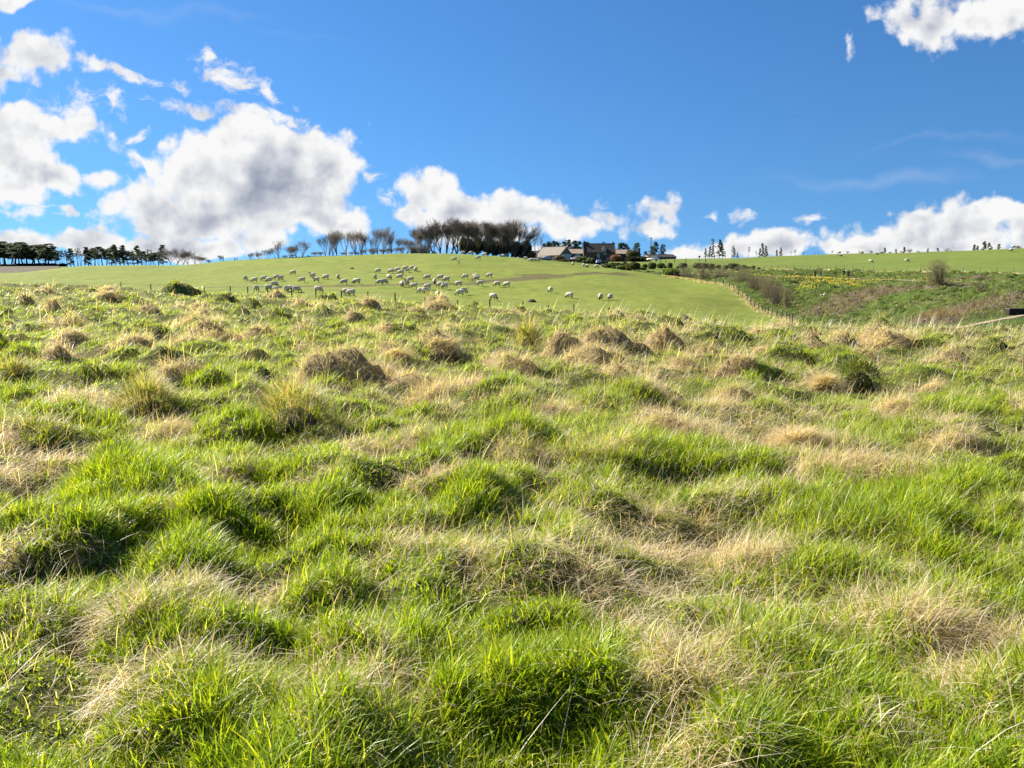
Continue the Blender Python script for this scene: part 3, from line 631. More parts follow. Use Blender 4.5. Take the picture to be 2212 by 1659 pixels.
# ------------------------------------------------------------------ the grass itself
def grass(x, y, dens=None):
    ok = (y < D_EDGE(x / np.maximum(y, .5)) + .5) & (np.abs(x) < 1.0 * np.maximum(y, 0) + 2.2)
    x, y = x[ok], y[ok]; h, S, Dk, gx, gy = field(x, y, True)
    far = np.clip(y / 11, .78, 1.6)
    z = H0(x, y) + h + lumps(x, y) * far + (fbm(x * .28, y * .28, 3, 8) - .5) * .35 * sstep(y, 4, 14) - .012
    u = x / np.maximum(y, 1); px = 512 + 768 * u * 1.011
    n1 = fbm(x * .5, y * .5, 4, 61); n2 = fbm(x * 1.6, y * 1.6, 3, 63); n3 = fbm(x * .16, y * .16, 3, 65)
    band = np.exp(-((px - 640) / 150) ** 2) * np.exp(-((y - 11.5) / 3.2) ** 2) * .8 * sstep(n1, .38, .6) + sstep(px, 640, 1000) * sstep(y, 8, 18) * .13
    S = np.clip(S * (1 - .4 * sstep(-u, -.1, .45) * sstep(-y, -9, -4)) + 1.3 * np.clip(n2 - .60, 0, 1) * 1.5 + np.clip(n3 - .55, 0, 1) * .8 * sstep(px, 250, 800) + band, 0, 1)
    lush = np.clip((n1 - .45) * 3.0, 0, 1) * np.exp(-np.maximum(y - 3, 0) / 12) + .35 * sstep(-u, -.1, .5) * np.exp(-np.maximum(y - 3, 0) / 25)
    P_ = []; grow(x, y, z, S, Dk, gx, gy, np.maximum(np.hypot(x, y), 1.5), np.clip(lush, 0, 1) * (1 - S), P_); return P_
PARTS = []
for n, d0, d1, pw in ((230000, 1.0, 4.6, 1.35), (300000, 4.2, 9.5, 1.25), (260000, 9, 22, 1.2), (170000, 21, 52, 1.15), (70000, 50, 122, 1.1)):
    x, y = roots(int(n * QUAL), d0, d1, pw); PARTS += grass(x, y)
# the steep sides of the mounds carry more blades than their plan area would
ex, ey = [], []
for m in MOUNDS:
    n = int(QUAL * np.clip(m[2] * m[3] * 12000 * (6 / max(m[1], 3)) ** 1.1, 120 if m[1] < 12 else 220, 3000)); a = rng.uniform(0, 2 * np.pi, n); r = m[2] * 1.25 * np.sqrt(rng.random(n))
    ex.append(m[0] + r * np.cos(a)); ey.append(m[1] + r * np.sin(a))
PARTS += grass(np.concatenate(ex), np.concatenate(ey))
# straw stalks standing above the brow, and a few in the near grass
n = 1500; u = rng.uniform(-.75, .78, n); d = np.where(u > .05, rng.uniform(24, 40, n), rng.uniform(34, 66, n)); keep = rng.random(n) < np.where(u > .0, .9, .25)
u, d = u[keep], d[keep]; x = u * d; cl = fbm(x * .35, d * .35, 2, 71) > .5; x, d = x[cl], d[cl]; n = len(x)
PARTS.append(blades(np.stack([x, d, HR(x, d)], 1), WIND + rng.normal(0, .5, n), rng.uniform(.45, .95, n), rng.uniform(.05, .4, n), rng.uniform(.1, .7, n), np.maximum(.004, d / 768 * .4), pick(STRAWS[[1, 3, 0]], n), 2))
n = 420; d = 2.2 * (16 / 2.2) ** rng.random(n); x = rng.uniform(-.75, .75, n) * d
PARTS.append(blades(np.stack([x, d, HR(x, d)], 1), rng.uniform(-1.2, 1.8, n), rng.uniform(.2, .42, n), rng.uniform(.3, 1.4, n), rng.uniform(0, .8, n), np.maximum(.0035, d / 768 * .45), pick(STRAWS[[1, 3]], n), 3))
v, l, st, t, c = join_arrays(PARTS); del PARTS
link('grass', mesh_np('grass', v, l, st, t, [M_GRASS], col=c), kind='stuff', label='rough tussocky grass, green and straw mixed, covering the near field')
print('grass blades faces', len(st))

# ------------------------------------------------------------------ small mesh builder
class MB:
    def __init__(s): s.v = []; s.f = []; s.mi = []
    def add(s, vs, fs, mi=0):
        o = len(s.v); s.v += [tuple(v) for v in vs]; s.f += [tuple(i + o for i in f) for f in fs]; s.mi += [mi] * len(fs); return s
    def box(s, a, b, mi=0):
        (x0, y0, z0), (x1, y1, z1) = a, b
        return s.add([(x0, y0, z0), (x1, y0, z0), (x1, y1, z0), (x0, y1, z0), (x0, y0, z1), (x1, y0, z1), (x1, y1, z1), (x0, y1, z1)],
                     [(0, 3, 2, 1), (4, 5, 6, 7), (0, 1, 5, 4), (1, 2, 6, 5), (2, 3, 7, 6), (3, 0, 4, 7)], mi)
    def prism(s, poly, axis, a, b, mi=0):
        """polygon in the two other axes, extruded along axis"""
        n = len(poly); vs = []
        for t in (a, b):
            for p, q in poly: vs.append({'x': (t, p, q), 'y': (p, t, q), 'z': (p, q, t)}[axis])
        return s.add(vs, [tuple(range(n))[::-1], tuple(range(n, 2 * n))] + [(i, (i + 1) % n, n + (i + 1) % n, n + i) for i in range(n)], mi)
    def tube(s, pts, rad, n=6, mi=0):
        vs = []; pts = [Vector(p) for p in pts]; rad = rad if isinstance(rad, (list, tuple)) else [rad] * len(pts)
        for i, p in enumerate(pts):
            d = (pts[min(i + 1, len(pts) - 1)] - pts[max(i - 1, 0)]).normalized(); a = d.cross(Vector((.31, .95, .1))).normalized(); b = d.cross(a)
            vs += [p + a * math.cos(2 * math.pi * k_ / n) * rad[i] + b * math.sin(2 * math.pi * k_ / n) * rad[i] for k_ in range(n)]
        fs = [(i * n + k_, i * n + (k_ + 1) % n, (i + 1) * n + (k_ + 1) % n, (i + 1) * n + k_) for i in range(len(pts) - 1) for k_ in range(n)]
        fs += [tuple(range(n))[::-1], tuple(range((len(pts) - 1) * n, len(pts) * n))]
        return s.add(vs, fs, mi)
    def loft(s, secs, n=12, mi=0, wob=0.0, seed=0):
        """secs: centre, half width (y), half height across the spine; the spine lies in the x-z plane"""
        vs = []; cs = [Vector(c) for c, _, _ in secs]; r_ = random.Random(seed)
        for i, (c, a, b) in enumerate(secs):
            d = (cs[min(i + 1, len(cs) - 1)] - cs[max(i - 1, 0)]).normalized(); up = Vector((0, 1, 0)).cross(d) * -1
            for k_ in range(n):
                t = 2 * math.pi * k_ / n; g = 1 + r_.uniform(-wob, wob)
                vs.append(cs[i] + Vector((0, 1, 0)) * math.cos(t) * a * g + up * math.sin(t) * b * g)
        fs = [(i * n + k_, i * n + (k_ + 1) % n, (i + 1) * n + (k_ + 1) % n, (i + 1) * n + k_) for i in range(len(cs) - 1) for k_ in range(n)]
        fs += [tuple(range(n))[::-1], tuple(range((len(cs) - 1) * n, len(cs) * n))]
        return s.add(vs, fs, mi)
    def mesh(s, name, mats, flat=True):
        me = bpy.data.meshes.new(name); me.from_pydata(s.v, [], s.f)
        for m in (mats if isinstance(mats, (list, tuple)) else [mats]): me.materials.append(m)
        me.polygons.foreach_set('material_index', s.mi); me.validate()
        bm = bmesh.new(); bm.from_mesh(me); bmesh.ops.recalc_face_normals(bm, faces=bm.faces[:]); bm.to_mesh(me); bm.free()
        if flat: me.shade_flat()
        else: me.shade_smooth()
        return me
    def build(s, name, mats, parent=None, flat=True, **props): return link(name, s.mesh(name, mats, flat), parent, **props)
def skin(name, joints, edges, mats, sub=1):
    """joints: name -> (position, radius); one continuous surface grown over the skeleton"""
    ks = list(joints); me = bpy.data.meshes.new('tmp'); me.from_pydata([joints[k_][0] for k_ in ks], [(ks.index(a), ks.index(b)) for a, b in edges], [])
    o = bpy.data.objects.new('tmp', me); scene.collection.objects.link(o)
    o.modifiers.new('s', 'SKIN')
    if not me.skin_vertices: me.skin_vertices.new(name='')
    for i, k_ in enumerate(ks):
        r_ = joints[k_][1]; me.skin_vertices[0].data[i].radius = r_ if isinstance(r_, tuple) else (r_, r_)
    me.skin_vertices[0].data[0].use_root = True
    sb = o.modifiers.new('u', 'SUBSURF'); sb.levels = sub; sb.render_levels = sub
    dg = bpy.context.evaluated_depsgraph_get(); dg.update()
    out = bpy.data.meshes.new_from_object(o.evaluated_get(dg)); out.name = name
    bpy.data.objects.remove(o); bpy.data.meshes.remove(me)
    out.materials.clear()
    for m in (mats if isinstance(mats, (list, tuple)) else [mats]): out.materials.append(m)
    out.shade_smooth(); return out

# ------------------------------------------------------------------ sheep
M_FLEECE = mat('cream_fleece', (.74, .64, .48), rough=1, spec=.05, var=.25, scale=9, bump=1.0, bscale=26)
M_FACE = mat('black_face', (.018, .016, .015), rough=.7)
def loop_subdiv(me, lv=1):
    return me
def make_sheep(pose):
    J = {'pelvis': ((-.36, 0, .56), .19), 'mid': ((0, 0, .55), .22), 'chest': ((.34, 0, .55), .19)}
    E = [('pelvis', 'mid'), ('mid', 'chest')]
    if pose == 'graze': nk = [('neck', (.54, 0, .47), .115), ('poll', (.70, 0, .30), .085), ('face', (.77, 0, .16), .065), ('muzzle', (.80, 0, .05), .045)]
    elif pose == 'stand': nk = [('neck', (.50, 0, .74), .11), ('poll', (.62, 0, .90), .085), ('face', (.74, 0, .84), .065), ('muzzle', (.84, 0, .78), .045)]
    else: nk = [('neck', (.50, 0, .66), .11), ('poll', (.60, 0, .80), .085), ('face', (.72, 0, .75), .065), ('muzzle', (.81, 0, .70), .045)]
    pv = 'chest'
    for n, p, r_ in nk: J[n] = (p, r_); E.append((pv, n)); pv = n
    px_, _, pz_ = J['poll'][0]
    for s in (-1, 1):
        J['ear%d' % s] = ((px_ - .02, s * .13, pz_ + .03), .03); J['eartip%d' % s] = ((px_ - .02, s * .21, pz_ + .01), .014); E += [('poll', 'ear%d' % s), ('ear%d' % s, 'eartip%d' % s)]
    rf = random.Random({'graze': 1, 'stand': 2, 'lie': 3}[pose])
    for s in (-1, 1):
        if pose == 'lie':
            fr = [((.36, s * .16, .36), .06), ((.50, s * .17, .26), .04), ((.36, s * .18, .22), .03)]; hd = [((-.34, s * .2, .38), .09), ((-.12, s * .24, .28), .05), ((-.36, s * .25, .22), .03)]
        else:
            st = rf.uniform(-.09, .09)
            fr = [((.34, s * .13, .36), .065), ((.34 + st * .5, s * .13, .22), .035), ((.34 + st, s * .13, .03), .033)]
            hd = [((-.36, s * .14, .40), .095), ((-.44 - st * .3, s * .14, .24), .04), ((-.41 - st, s * .14, .03), .034)]
        for nm, ch, root in (('f', fr, 'chest'), ('h', hd, 'pelvis')):
            pv = root
            for i, (p, r_) in enumerate(ch): kx = '%s%d%d' % (nm, s, i); J[kx] = (p, r_); E.append((pv, kx)); pv = kx
    dz = -.20 if pose == 'lie' else 0
    root = link('sheep', skin('sheep_body', J, E, M_FACE))
    b = MB(); z = .56
    sec = [((-.60, 0, z - .02), .04, .05), ((-.575, 0, z), .15, .16), ((-.50, 0, z + .02), .23, .23), ((-.34, 0, z + .02), .275, .265), ((-.1, 0, z), .30, .275), ((.15, 0, z), .295, .27), ((.34, 0, z), .25, .245)]
    sec += {'graze': [((.46, 0, z - .03), .20, .20), ((.56, 0, z - .13), .15, .14), ((.64, 0, z - .23), .10, .095), ((.665, 0, z - .265), .04, .04)],
            'stand': [((.44, 0, z + .06), .20, .20), ((.50, 0, z + .18), .145, .15), ((.55, 0, z + .27), .105, .105), ((.57, 0, z + .30), .04, .04)],
            'lie': [((.44, 0, z + .03), .20, .20), ((.50, 0, z + .12), .145, .15), ((.54, 0, z + .19), .105, .105), ((.56, 0, z + .22), .04, .04)]}[pose]
    b.loft(sec, 16, 0, .05, 5)
    for s in (-1, 1):       # wool down the thighs
        if pose != 'lie': b.tube([(-.37, s * .14, .52), (-.40, s * .15, .38), (-.43, s * .145, .28)], [.16, .11, .05], 8)
    f = b.build('fleece', M_FLEECE, root, flat=False)
    for o in (root, f): o.data.transform(Matrix.Diagonal((.92, 1.08, 1.14, 1)))
    if dz:
        for o in (root, f): o.data.transform(Matrix.Translation((0, 0, dz)))
    return root
PROTO = {}
def put_sheep(c, x, y, face, pose, label, sc=1.0):
    if pose not in PROTO: PROTO[pose] = make_sheep(pose); o = PROTO[pose]
    else: o = copy_tree(PROTO[pose])
    px, py = crop(c, x, y); p = gpt(px, py, 60)
    o.location = p + Vector((0, 0, .03)); o.scale = (sc, sc, sc)
    o.rotation_euler = (0, 0, {'L': math.pi, 'R': 0.0, 'A': math.pi / 2, 'T': -math.pi / 2, 'LA': R(150), 'LT': R(215), 'RA': R(40), 'RT': R(-40), 'AL': R(112), 'TL': R(-112), 'TR': R(-65)}[face] + random.uniform(-.18, .18))
    o['label'] = label; o['category'] = 'sheep'; o['group'] = 'black-faced sheep grazing the pastures'
SHEEP = [
 (2, 398, 1045, 'A', 'graze', 'sheep seen from behind, leftmost of the flock above the worn track'),
 (2, 518, 1068, 'L', 'graze', 'grazing sheep second from the left end of the flock'),
 (2, 645, 1045, 'L', 'graze', 'grazing sheep half hiding behind a nearer one at the left of the flock'),
 (2, 712, 1068, 'L', 'graze', 'grazing sheep in front of another, just above the track on the left'),
 (2, 812, 1032, 'L', 'graze', 'left sheep of the tight pair above the fence-side group'),
 (2, 868, 1042, 'LT', 'stand', 'smaller sheep with its head up at the right of a tight pair'),
 (2, 1038, 965, 'L', 'graze', 'lone grazing sheep higher up the slope on the left'),
 (2, 1155, 1068, 'L', 'graze', 'grazing sheep below the lone high one, just above the track'),
 (2, 1297, 1005, 'L', 'stand', 'thin-legged sheep with raised head standing above another raised head'),
 (2, 1345, 1068, 'L', 'stand', 'sheep with head level, right below the thin-legged standing one'),
 (2, 1475, 1030, 'L', 'graze', 'grazing sheep right of the two that hold their heads up'),
 (2, 1638, 1025, 'AL', 'graze', 'round sheep seen from behind, above two grazing at the muddy track'),
 (2, 1722, 1095, 'L', 'graze', 'bigger grazing sheep standing at the edge of the muddy track'),
 (2, 1880, 1085, 'L', 'graze', 'grazing sheep right of the bigger one at the muddy track'),
 (2, 546, 1190, 'A', 'graze', 'sheep seen from behind between the second and third near fence posts'),
 (2, 708, 1180, 'R', 'graze', 'sheep half behind a fence post at the left of the fence-side group'),
 (2, 785, 1128, 'R', 'graze', 'topmost sheep of the group crowding at the near fence'),
 (2, 812, 1190, 'R', 'lie', 'sheep lying low behind a straw tussock at the near fence'),
 (2, 945, 1195, 'A', 'graze', 'round sheep seen from behind in the middle of the fence-side group'),
 (2, 1012, 1188, 'R', 'graze', 'sheep behind a fence post, partly hidden by its right neighbour'),
 (2, 1080, 1200, 'R', 'graze', 'rightmost sheep of the group crowding at the near fence'),
 (2, 1376, 1205, 'R', 'graze', 'single sheep just right of a near fence post, below the muddy track'),
 (2, 1752, 1238, 'L', 'graze', 'upper sheep of the overlapping pair beside a near fence post'),
 (2, 1812, 1252, 'L', 'graze', 'lower sheep of the overlapping pair beside a near fence post'),
 (3, 262, 816, 'L', 'graze', 'leftmost sheep of the loose upper group below the bare trees'),
 (3, 413, 820, 'L', 'graze', 'second sheep from the left in the loose upper group'),
 (3, 488, 803, 'L', 'graze', 'third sheep from the left in the loose upper group'),
 (3, 528, 833, 'L', 'graze', 'lowest sheep of the loose upper group'),
 (3, 580, 784, 'L', 'graze', 'highest sheep in the middle of the loose upper group'),
 (3, 602, 806, 'LT', 'stand', 'small sheep tucked under the highest of the upper group', .8),
 (3, 663, 780, 'L', 'graze', 'rear sheep of the overlapping pair at the right of the upper group'),
 (3, 697, 795, 'AL', 'graze', 'front sheep of the overlapping pair at the right of the upper group'),
 (3, 228, 888, 'A', 'graze', 'sheep seen from behind below the left end of the upper group'),
 (3, 392, 892, 'RT', 'graze', 'sheep grazing to the right below the upper group'),
 (3, 515, 887, 'L', 'graze', 'roundish sheep below the lowest of the upper group'),
 (3, 20, 942, 'L', 'graze', 'sheep grazing above the track, left of the overlapping big pair'),
 (3, 285, 952, 'L', 'graze', 'big sheep at the front of an overlapping pair on the track'),
 (3, 337, 948, 'RA', 'graze', 'sheep mostly hidden behind a big one on the track'),
 (3, 540, 976, 'TR', 'graze', 'sheep facing the camera left of the big pale sheep'),
 (3, 595, 962, 'TL', 'stand', 'sheep with its dark head up, facing the camera in the middle'),
 (3, 640, 918, 'L', 'graze', 'sheep grazing just above the one that looks up'),
 (3, 678, 998, 'L', 'graze', 'big pale sheep with clear dark legs in mid pasture'),
 (3, 835, 893, 'L', 'graze', 'sheep alone in the gap above the track, middle of the pasture'),
 (3, 918, 944, 'T', 'graze', 'narrow sheep seen head on with its black face down'),
 (3, 988, 892, 'L', 'graze', 'upper left sheep of the two right of the head-on one'),
 (3, 1058, 917, 'L', 'graze', 'lower right sheep of the two right of the head-on one'),
 (3, 837, 1008, 'L', 'graze', 'sheep standing just behind the large near pair'),
 (3, 768, 1056, 'L', 'graze', 'large near sheep, front of the pair above the broken post'),
 (3, 815, 1060, 'RA', 'graze', 'large near sheep, rear of the pair above the broken post'),
 (3, 990, 982, 'L', 'graze', 'rear sheep of the overlapping pair in the middle of the pasture'),
 (3, 1035, 998, 'LT', 'graze', 'front sheep of the overlapping pair in the middle of the pasture'),
 (3, 957, 1104, 'AL', 'graze', 'near sheep seen from behind, standing over the straw tussocks'),
 (3, 1198, 973, 'L', 'graze', 'sheep alone between the middle pair and the track bend'),
 (3, 1277, 886, 'L', 'graze', 'sheep above the track, left of the overlapping two'),
 (3, 1395, 884, 'L', 'graze', 'hidden rear one of two sheep where the track widens'),
 (3, 1405, 906, 'L', 'graze', 'front one of two sheep where the track widens'),
 (3, 1557, 870, 'L', 'graze', 'sheep above the dark bend of the track'),
 (3, 1447, 966, 'L', 'graze', 'sheep just below the dark bend of the track'),
 (3, 1648, 976, 'L', 'graze', 'left one of two sheep side by side below the track'),
 (3, 1757, 981, 'LA', 'graze', 'right one of two sheep side by side below the track'),
 (3, 1215, 1082, 'L', 'graze', 'large sheep in front of a paired one near the brow'),
 (3, 1257, 1060, 'RA', 'graze', 'sheep half hidden behind the large one near the brow'),
 (3, 1600, 1132, 'RT', 'graze', 'near sheep grazing to the right beside a short fence post'),
 (3, 1120, 587, 'A', 'graze', 'sheep on the crest seen from behind under the tall grove'),
 (3, 1248, 592, 'L', 'graze', 'left one of two sheep on the crest before the dark evergreens'),
 (3, 1337, 594, 'L', 'graze', 'right one of two sheep on the crest before the dark evergreens'),
 (3, 1502, 616, 'LA', 'graze', 'lone sheep just under the crest below the dark grove'),
 (3, 1148, 676, 'L', 'graze', 'sheep with a lamb beside it high on the hill'),
 (3, 1197, 693, 'A', 'graze', 'small lamb beside its mother high on the hill', .62),
 (3, 1428, 657, 'L', 'graze', 'sheep alone high on the hill below the grove'),
 (3, 1710, 628, 'L', 'lie', 'sheep lying on the crest at the right end of the grove'),
 (3, 1972, 657, 'L', 'lie', 'sheep resting at the edge of the rust-coloured bush'),
 (3, 2040, 684, 'L', 'graze', 'rear one of two sheep grazing below the left barn'),
 (3, 2072, 687, 'L', 'graze', 'front one of two sheep grazing below the left barn'),
 (3, 2118, 680, 'R', 'lie', 'sheep lying just right of the two below the left barn'),
 (4, 525, 803, 'AL', 'graze', 'lone near sheep on the open grass right of the flock'),
 (4, 765, 879, 'LA', 'graze', 'lone sheep lower down the open slope, long shadow to its right'),
 (4, 1150, 896, 'TL', 'graze', 'left one of two sheep facing downhill near the right end of the pasture'),
 (4, 1272, 893, 'TL', 'graze', 'slimmer right one of two sheep near the right end of the pasture', .92),
 (4, 810, 462, 'A', 'graze', 'round sheep at the field edge below the big glazed gable'),
 (4, 942, 479, 'A', 'graze', 'left one of two sheep beside the clipped hedge'),
 (4, 982, 487, 'L', 'lie', 'right one of two sheep beside the clipped hedge'),
 (4, 1106, 497, 'L', 'graze', 'sheep in front of the blue car below the farmhouse'),
 (6, 390, 412, 'RT', 'graze', 'left one of two sheep on the right hill above the wire fence'),
 (6, 818, 402, 'R', 'graze', 'right one of two sheep on the right hill above the wire fence'),
 (6, 30, 332, 'L', 'lie', 'pale sheep lying below a darker one on the right skyline'),
 (6, 12, 306, 'L', 'graze', 'dark-looking sheep on the right skyline above a pale one'),
 (6, 465, 313, 'L', 'lie', 'lower one of two sheep lying on the right skyline'),
 (6, 515, 297, 'L', 'lie', 'upper one of two sheep lying on the right skyline'),
 (6, 285, 299, 'R', 'lie', 'sheep lying on the skyline between two small shrubs'),
 (6, 1815, 257, 'L', 'graze', 'sheep at the foot of the dark conifers on the far right skyline'),
 (6, 2060, 277, 'L', 'graze', 'sheep just under the skyline at the right edge'),
 (6, 2085, 236, 'L', 'graze', 'sheep on the skyline at the far right under a bare bush'),
]
for s in SHEEP: put_sheep(*s)

# ------------------------------------------------------------------ fences
M_POST = mat('weathered_post', (.16, .125, .085), var=.4, scale=5, bump=.5, bscale=30)
M_POSTP = mat('pale_post', (.34, .29, .20), var=.3, scale=5, bump=.5, bscale=30)
M_WIRE = mat('fence_wire', (.10, .10, .10), rough=.8, spec=.1)
M_DARKW = mat('dark_timber', (.045, .032, .024), var=.4, scale=6, bump=.5, bscale=30)
def fence(name, pts, label, hts, rad, wires, m, lean=.04):
    root = empty(name, pts[0], label, 'fence'); o0 = Vector(pts[0]); tops = []
    for i, p in enumerate(pts):
        h = hts[i] if isinstance(hts, list) else hts * random.uniform(.94, 1.05)
        a = Vector(p) - o0; t = a + Vector((random.uniform(-lean, lean), random.uniform(-lean, lean), h))
        MB().tube([a - Vector((0, 0, .25)), t, t + Vector((0, 0, .03))], [rad, rad * .95, rad * .45], 7).build('post', m, root); tops.append((a, t, h))
    w_ = MB()
    for fr in wires:
        for (a, t, h), (b, u, g) in zip(tops[:-1], tops[1:]):
            if h < .5 or g < .5: continue
            w_.tube([a + (t - a) * fr, b + (u - b) * fr + Vector((0, 0, 0))], .003, 4)
    if w_.v: w_.build('wire', M_WIRE, root)
    return root
# posts of the fence between the rough field and the pasture: column, depth, height
fp = [(120, 121, 1.1), (150, 117, 1.1), (178, 113, 1.15), (203.5, 109, 1.1), (229.7, 105, 1.15), (247, 102.5, 1.15), (267, 100, 1.15), (290.9, 97.6, 1.15), (315.1, 94.8, 1.12), (340.6, 92, 1.1), (367.3, 89.4, 1.08), (394.7, 87, 1.1), (424.2, 84.4, .8), (457, 81.6, .75), (489.7, 79, 1.1), (523, 76.2, 1.15), (549, 75, .9), (574.4, 74, 1.1), (610, 72.5, 1), (650, 71.6, 1)]
fence('wire_fence', [gat(p, d) for p, d, h in fp], 'fence of dark weathered posts between the rough grass and the sheep pasture', [h for _, _, h in fp], .075, (.5, .72, .92), M_POST)
dd_ = [92, 97, 101, 105, 109, 113, 117, 121, 125, 129, 133, 137, 141, 145.5, 150, 155, 160, 165, 170, 175, 180, 185, 190, 195, 199, 203]
fence('wire_fence', [Vector((float(U_FENCE(d)) * d, d, float(H0(U_FENCE(d) * d, d)))) for d in dd_], 'fence running downhill into the gully along the right side of the pasture', 1.2, .085, (.15, .35, .55, .75, .93), M_POST)
pf = [crop(5, x, 0)[0] for x in (1045, 1122, 1203, 1287, 1368, 1456, 1543, 1635, 1732, 1829, 1925, 2028, 2128)] + [crop(6, x, 0)[0] for x in (170, 287, 412, 545, 682, 812, 975, 1130, 1298, 1477, 1680, 1880, 2075, 2290)]
fence('wire_fence', [gat(p, float(D_F3(upx(p))) - .2) for p in pf], 'long straight fence of pale posts between the daffodil bank and the right hill', 1.25, .075, (.3, .55, .78, .95), M_POSTP)
pg = [crop(5, x, 0)[0] for x in (0, 60, 160, 292)] 
fence('wire_fence', [gat(p, 262) for p in pg] + [gat(crop(5, 522, 0)[0], 262)], 'short fence with stout dark posts beside the farm lane right of the shed', [1.0, 1.0, 1.2, 1.5, 1.5], .11, (.3, .6, .9), M_DARKW)
pk = [crop(5, x, 0)[0] for x in (575, 640, 705, 770, 840, 910, 980)]
fence('wire_fence', [gat(p, 258) for p in pk], 'thin far fence on the field below the right conifers', .95, .06, (.5, .9), M_POSTP)
# gate between the stout posts
g = empty('field_gate', gat(crop(5, 475, 0)[0], 262), 'pale tubular field gate next to a dark post on the far lane', 'gate')
b = MB()
for z in (.25, .5, .75, 1.0): b.tube([(-1.5, 0, z), (1.5, 0, z)], .03, 6)
for x in (-1.5, 0, 1.5): b.tube([(x, 0, .2), (x, 0, 1.03)], .03, 6)
b.build('gate_frame', mat('galvanised', (.5, .52, .53), rough=.4, spec=.5), g)

# ------------------------------------------------------------------ trees
def tubes_np(p0, p1, r0, r1, ns=3):
    n = len(p0); d = p1 - p0; d /= np.linalg.norm(d, axis=1, keepdims=True) + 1e-9
    a = np.cross(d, np.array([[.3, .9, .31]])); a /= np.linalg.norm(a, axis=1, keepdims=True) + 1e-9; b = np.cross(d, a)
    t = 2 * np.pi * np.arange(ns) / ns; ring = np.cos(t)[None, :, None] * a[:, None] + np.sin(t)[None, :, None] * b[:, None]
    v = np.concatenate([p0[:, None] + ring * r0[:, None, None], p1[:, None] + ring * r1[:, None, None]], 1).reshape(-1, 3)
    q = np.array([[k_, (k_ + 1) % ns, ns + (k_ + 1) % ns, ns + k_] for k_ in range(ns)])
    return v, (np.arange(n)[:, None, None] * 2 * ns + q[None]).reshape(-1, 4)
def branch_tree(seed, height, spread, trunk_r, fork=.3, up=.75, lean=(0, 0), levels=5, twigs=6, kids=(2, 4), stems=1, twig_r=.016, curl=.18, lim=1.9):
    """bare tree: limbs and twigs as tapered tubes, returned as (trunk segments, crown segments)"""
    r_ = random.Random(seed); T, C = [], []
    def grow_(p, d, L, r0, lv):
        n = 4 if lv < 2 else (3 if lv < 4 else 2); r1 = r0 * (.62 if lv else .72); pts = [p]
        for i in range(n):
            d = (d + Vector((r_.gauss(0, curl), r_.gauss(0, curl), r_.gauss(0, curl * .5) + .06 * up)) + Vector((lean[0], lean[1], 0)) * .10).normalized()
            q = p + d * L / n; a = r0 + (r1 - r0) * i / n; b = r0 + (r1 - r0) * (i + 1) / n
            (T if lv < 2 else C).append((p, q, a, b)); p = q; pts.append(p)
        if lv >= levels:
            for k_ in range(twigs):
                b0 = pts[r_.randrange(1, len(pts))]; td = (d + Vector((r_.gauss(0, .45), r_.gauss(0, .45), r_.gauss(.12, .3)))).normalized(); l = L * r_.uniform(.5, 1.0)
                m = b0 + td * l * .5; td2 = (td + Vector((r_.gauss(0, .25), r_.gauss(0, .25), .12))).normalized(); e_ = m + td2 * l * .5
                C.append((b0, m, twig_r, twig_r * .8)); C.append((m, e_, twig_r * .8, twig_r * .4))
            return
        if lv >= 1:
            for k_ in range(3 + lv):
                b0 = pts[r_.randrange(1, len(pts))]; td = (d * .6 + Vector((r_.gauss(0, .6), r_.gauss(0, .6), r_.gauss(.35, .2)))).normalized(); l = L * r_.uniform(.3, .75)
                m = b0 + td * l * .5; e_ = m + (td + Vector((r_.gauss(0, .3), r_.gauss(0, .3), .2))).normalized() * l * .5
                C.append((b0, m, twig_r * 1.1, twig_r * .8)); C.append((m, e_, twig_r * .8, twig_r * .4))
        k_ = r_.randint(*kids) + (1 if lv == 0 else 0)
        for j in range(k_):
            az = 2 * math.pi * (j + r_.random() * .7) / k_; sp = spread * (.55 + .45 * r_.random()) * (1 if lv else .75)
            perp = Vector((math.cos(az), math.sin(az), 0)); nd = (d * up + perp * sp + Vector((lean[0], lean[1], 0)) * .25 + Vector((0, 0, .26))).normalized()
            src = pts[-1] if j < 2 else (pts[-2] if len(pts) > 2 else pts[-1])
            grow_(src, nd, L * r_.uniform(.66, .90) * (lim if lv == 0 else 1), max(r1 * r_.uniform(.6, .85), twig_r), lv + 1)
    for s in range(stems):
        d0 = Vector((r_.gauss(0, .12) + lean[0] * .3, r_.gauss(0, .12), 1)).normalized() if stems > 1 or lean[0] else Vector((r_.gauss(0, .05), r_.gauss(0, .05), 1))
        grow_(Vector((r_.gauss(0, .3) * (stems > 1), r_.gauss(0, .3) * (stems > 1), -.3)), d0, height * fork, trunk_r, 0)
    top = max(max(s[1].z for s in C), 1); k_ = height / top
    def arr(S): return (np.array([s[0] for s in S]) * k_, np.array([s[1] for s in S]) * k_, np.array([s[2] for s in S]), np.array([s[3] for s in S]))
    return arr(T), arr(C)
M_BARK = mat('grey_bark', (.105, .085, .065), var=.35, scale=2, bump=.6, bscale=12)
M_TWIG = mat('bare_twigs', (.25, .21, .17), var=.3, scale=1.5)
M_TWIGM = mat('grey_twigs', (.26, .215, .17), var=.3, scale=1.5)
M_TWIGP = mat('pale_twigs', (.30, .25, .18), var=.25, scale=1.5)
M_PBARK = mat('pine_bark', (.075, .055, .042), var=.35, scale=3)
TREE_MESH = {}
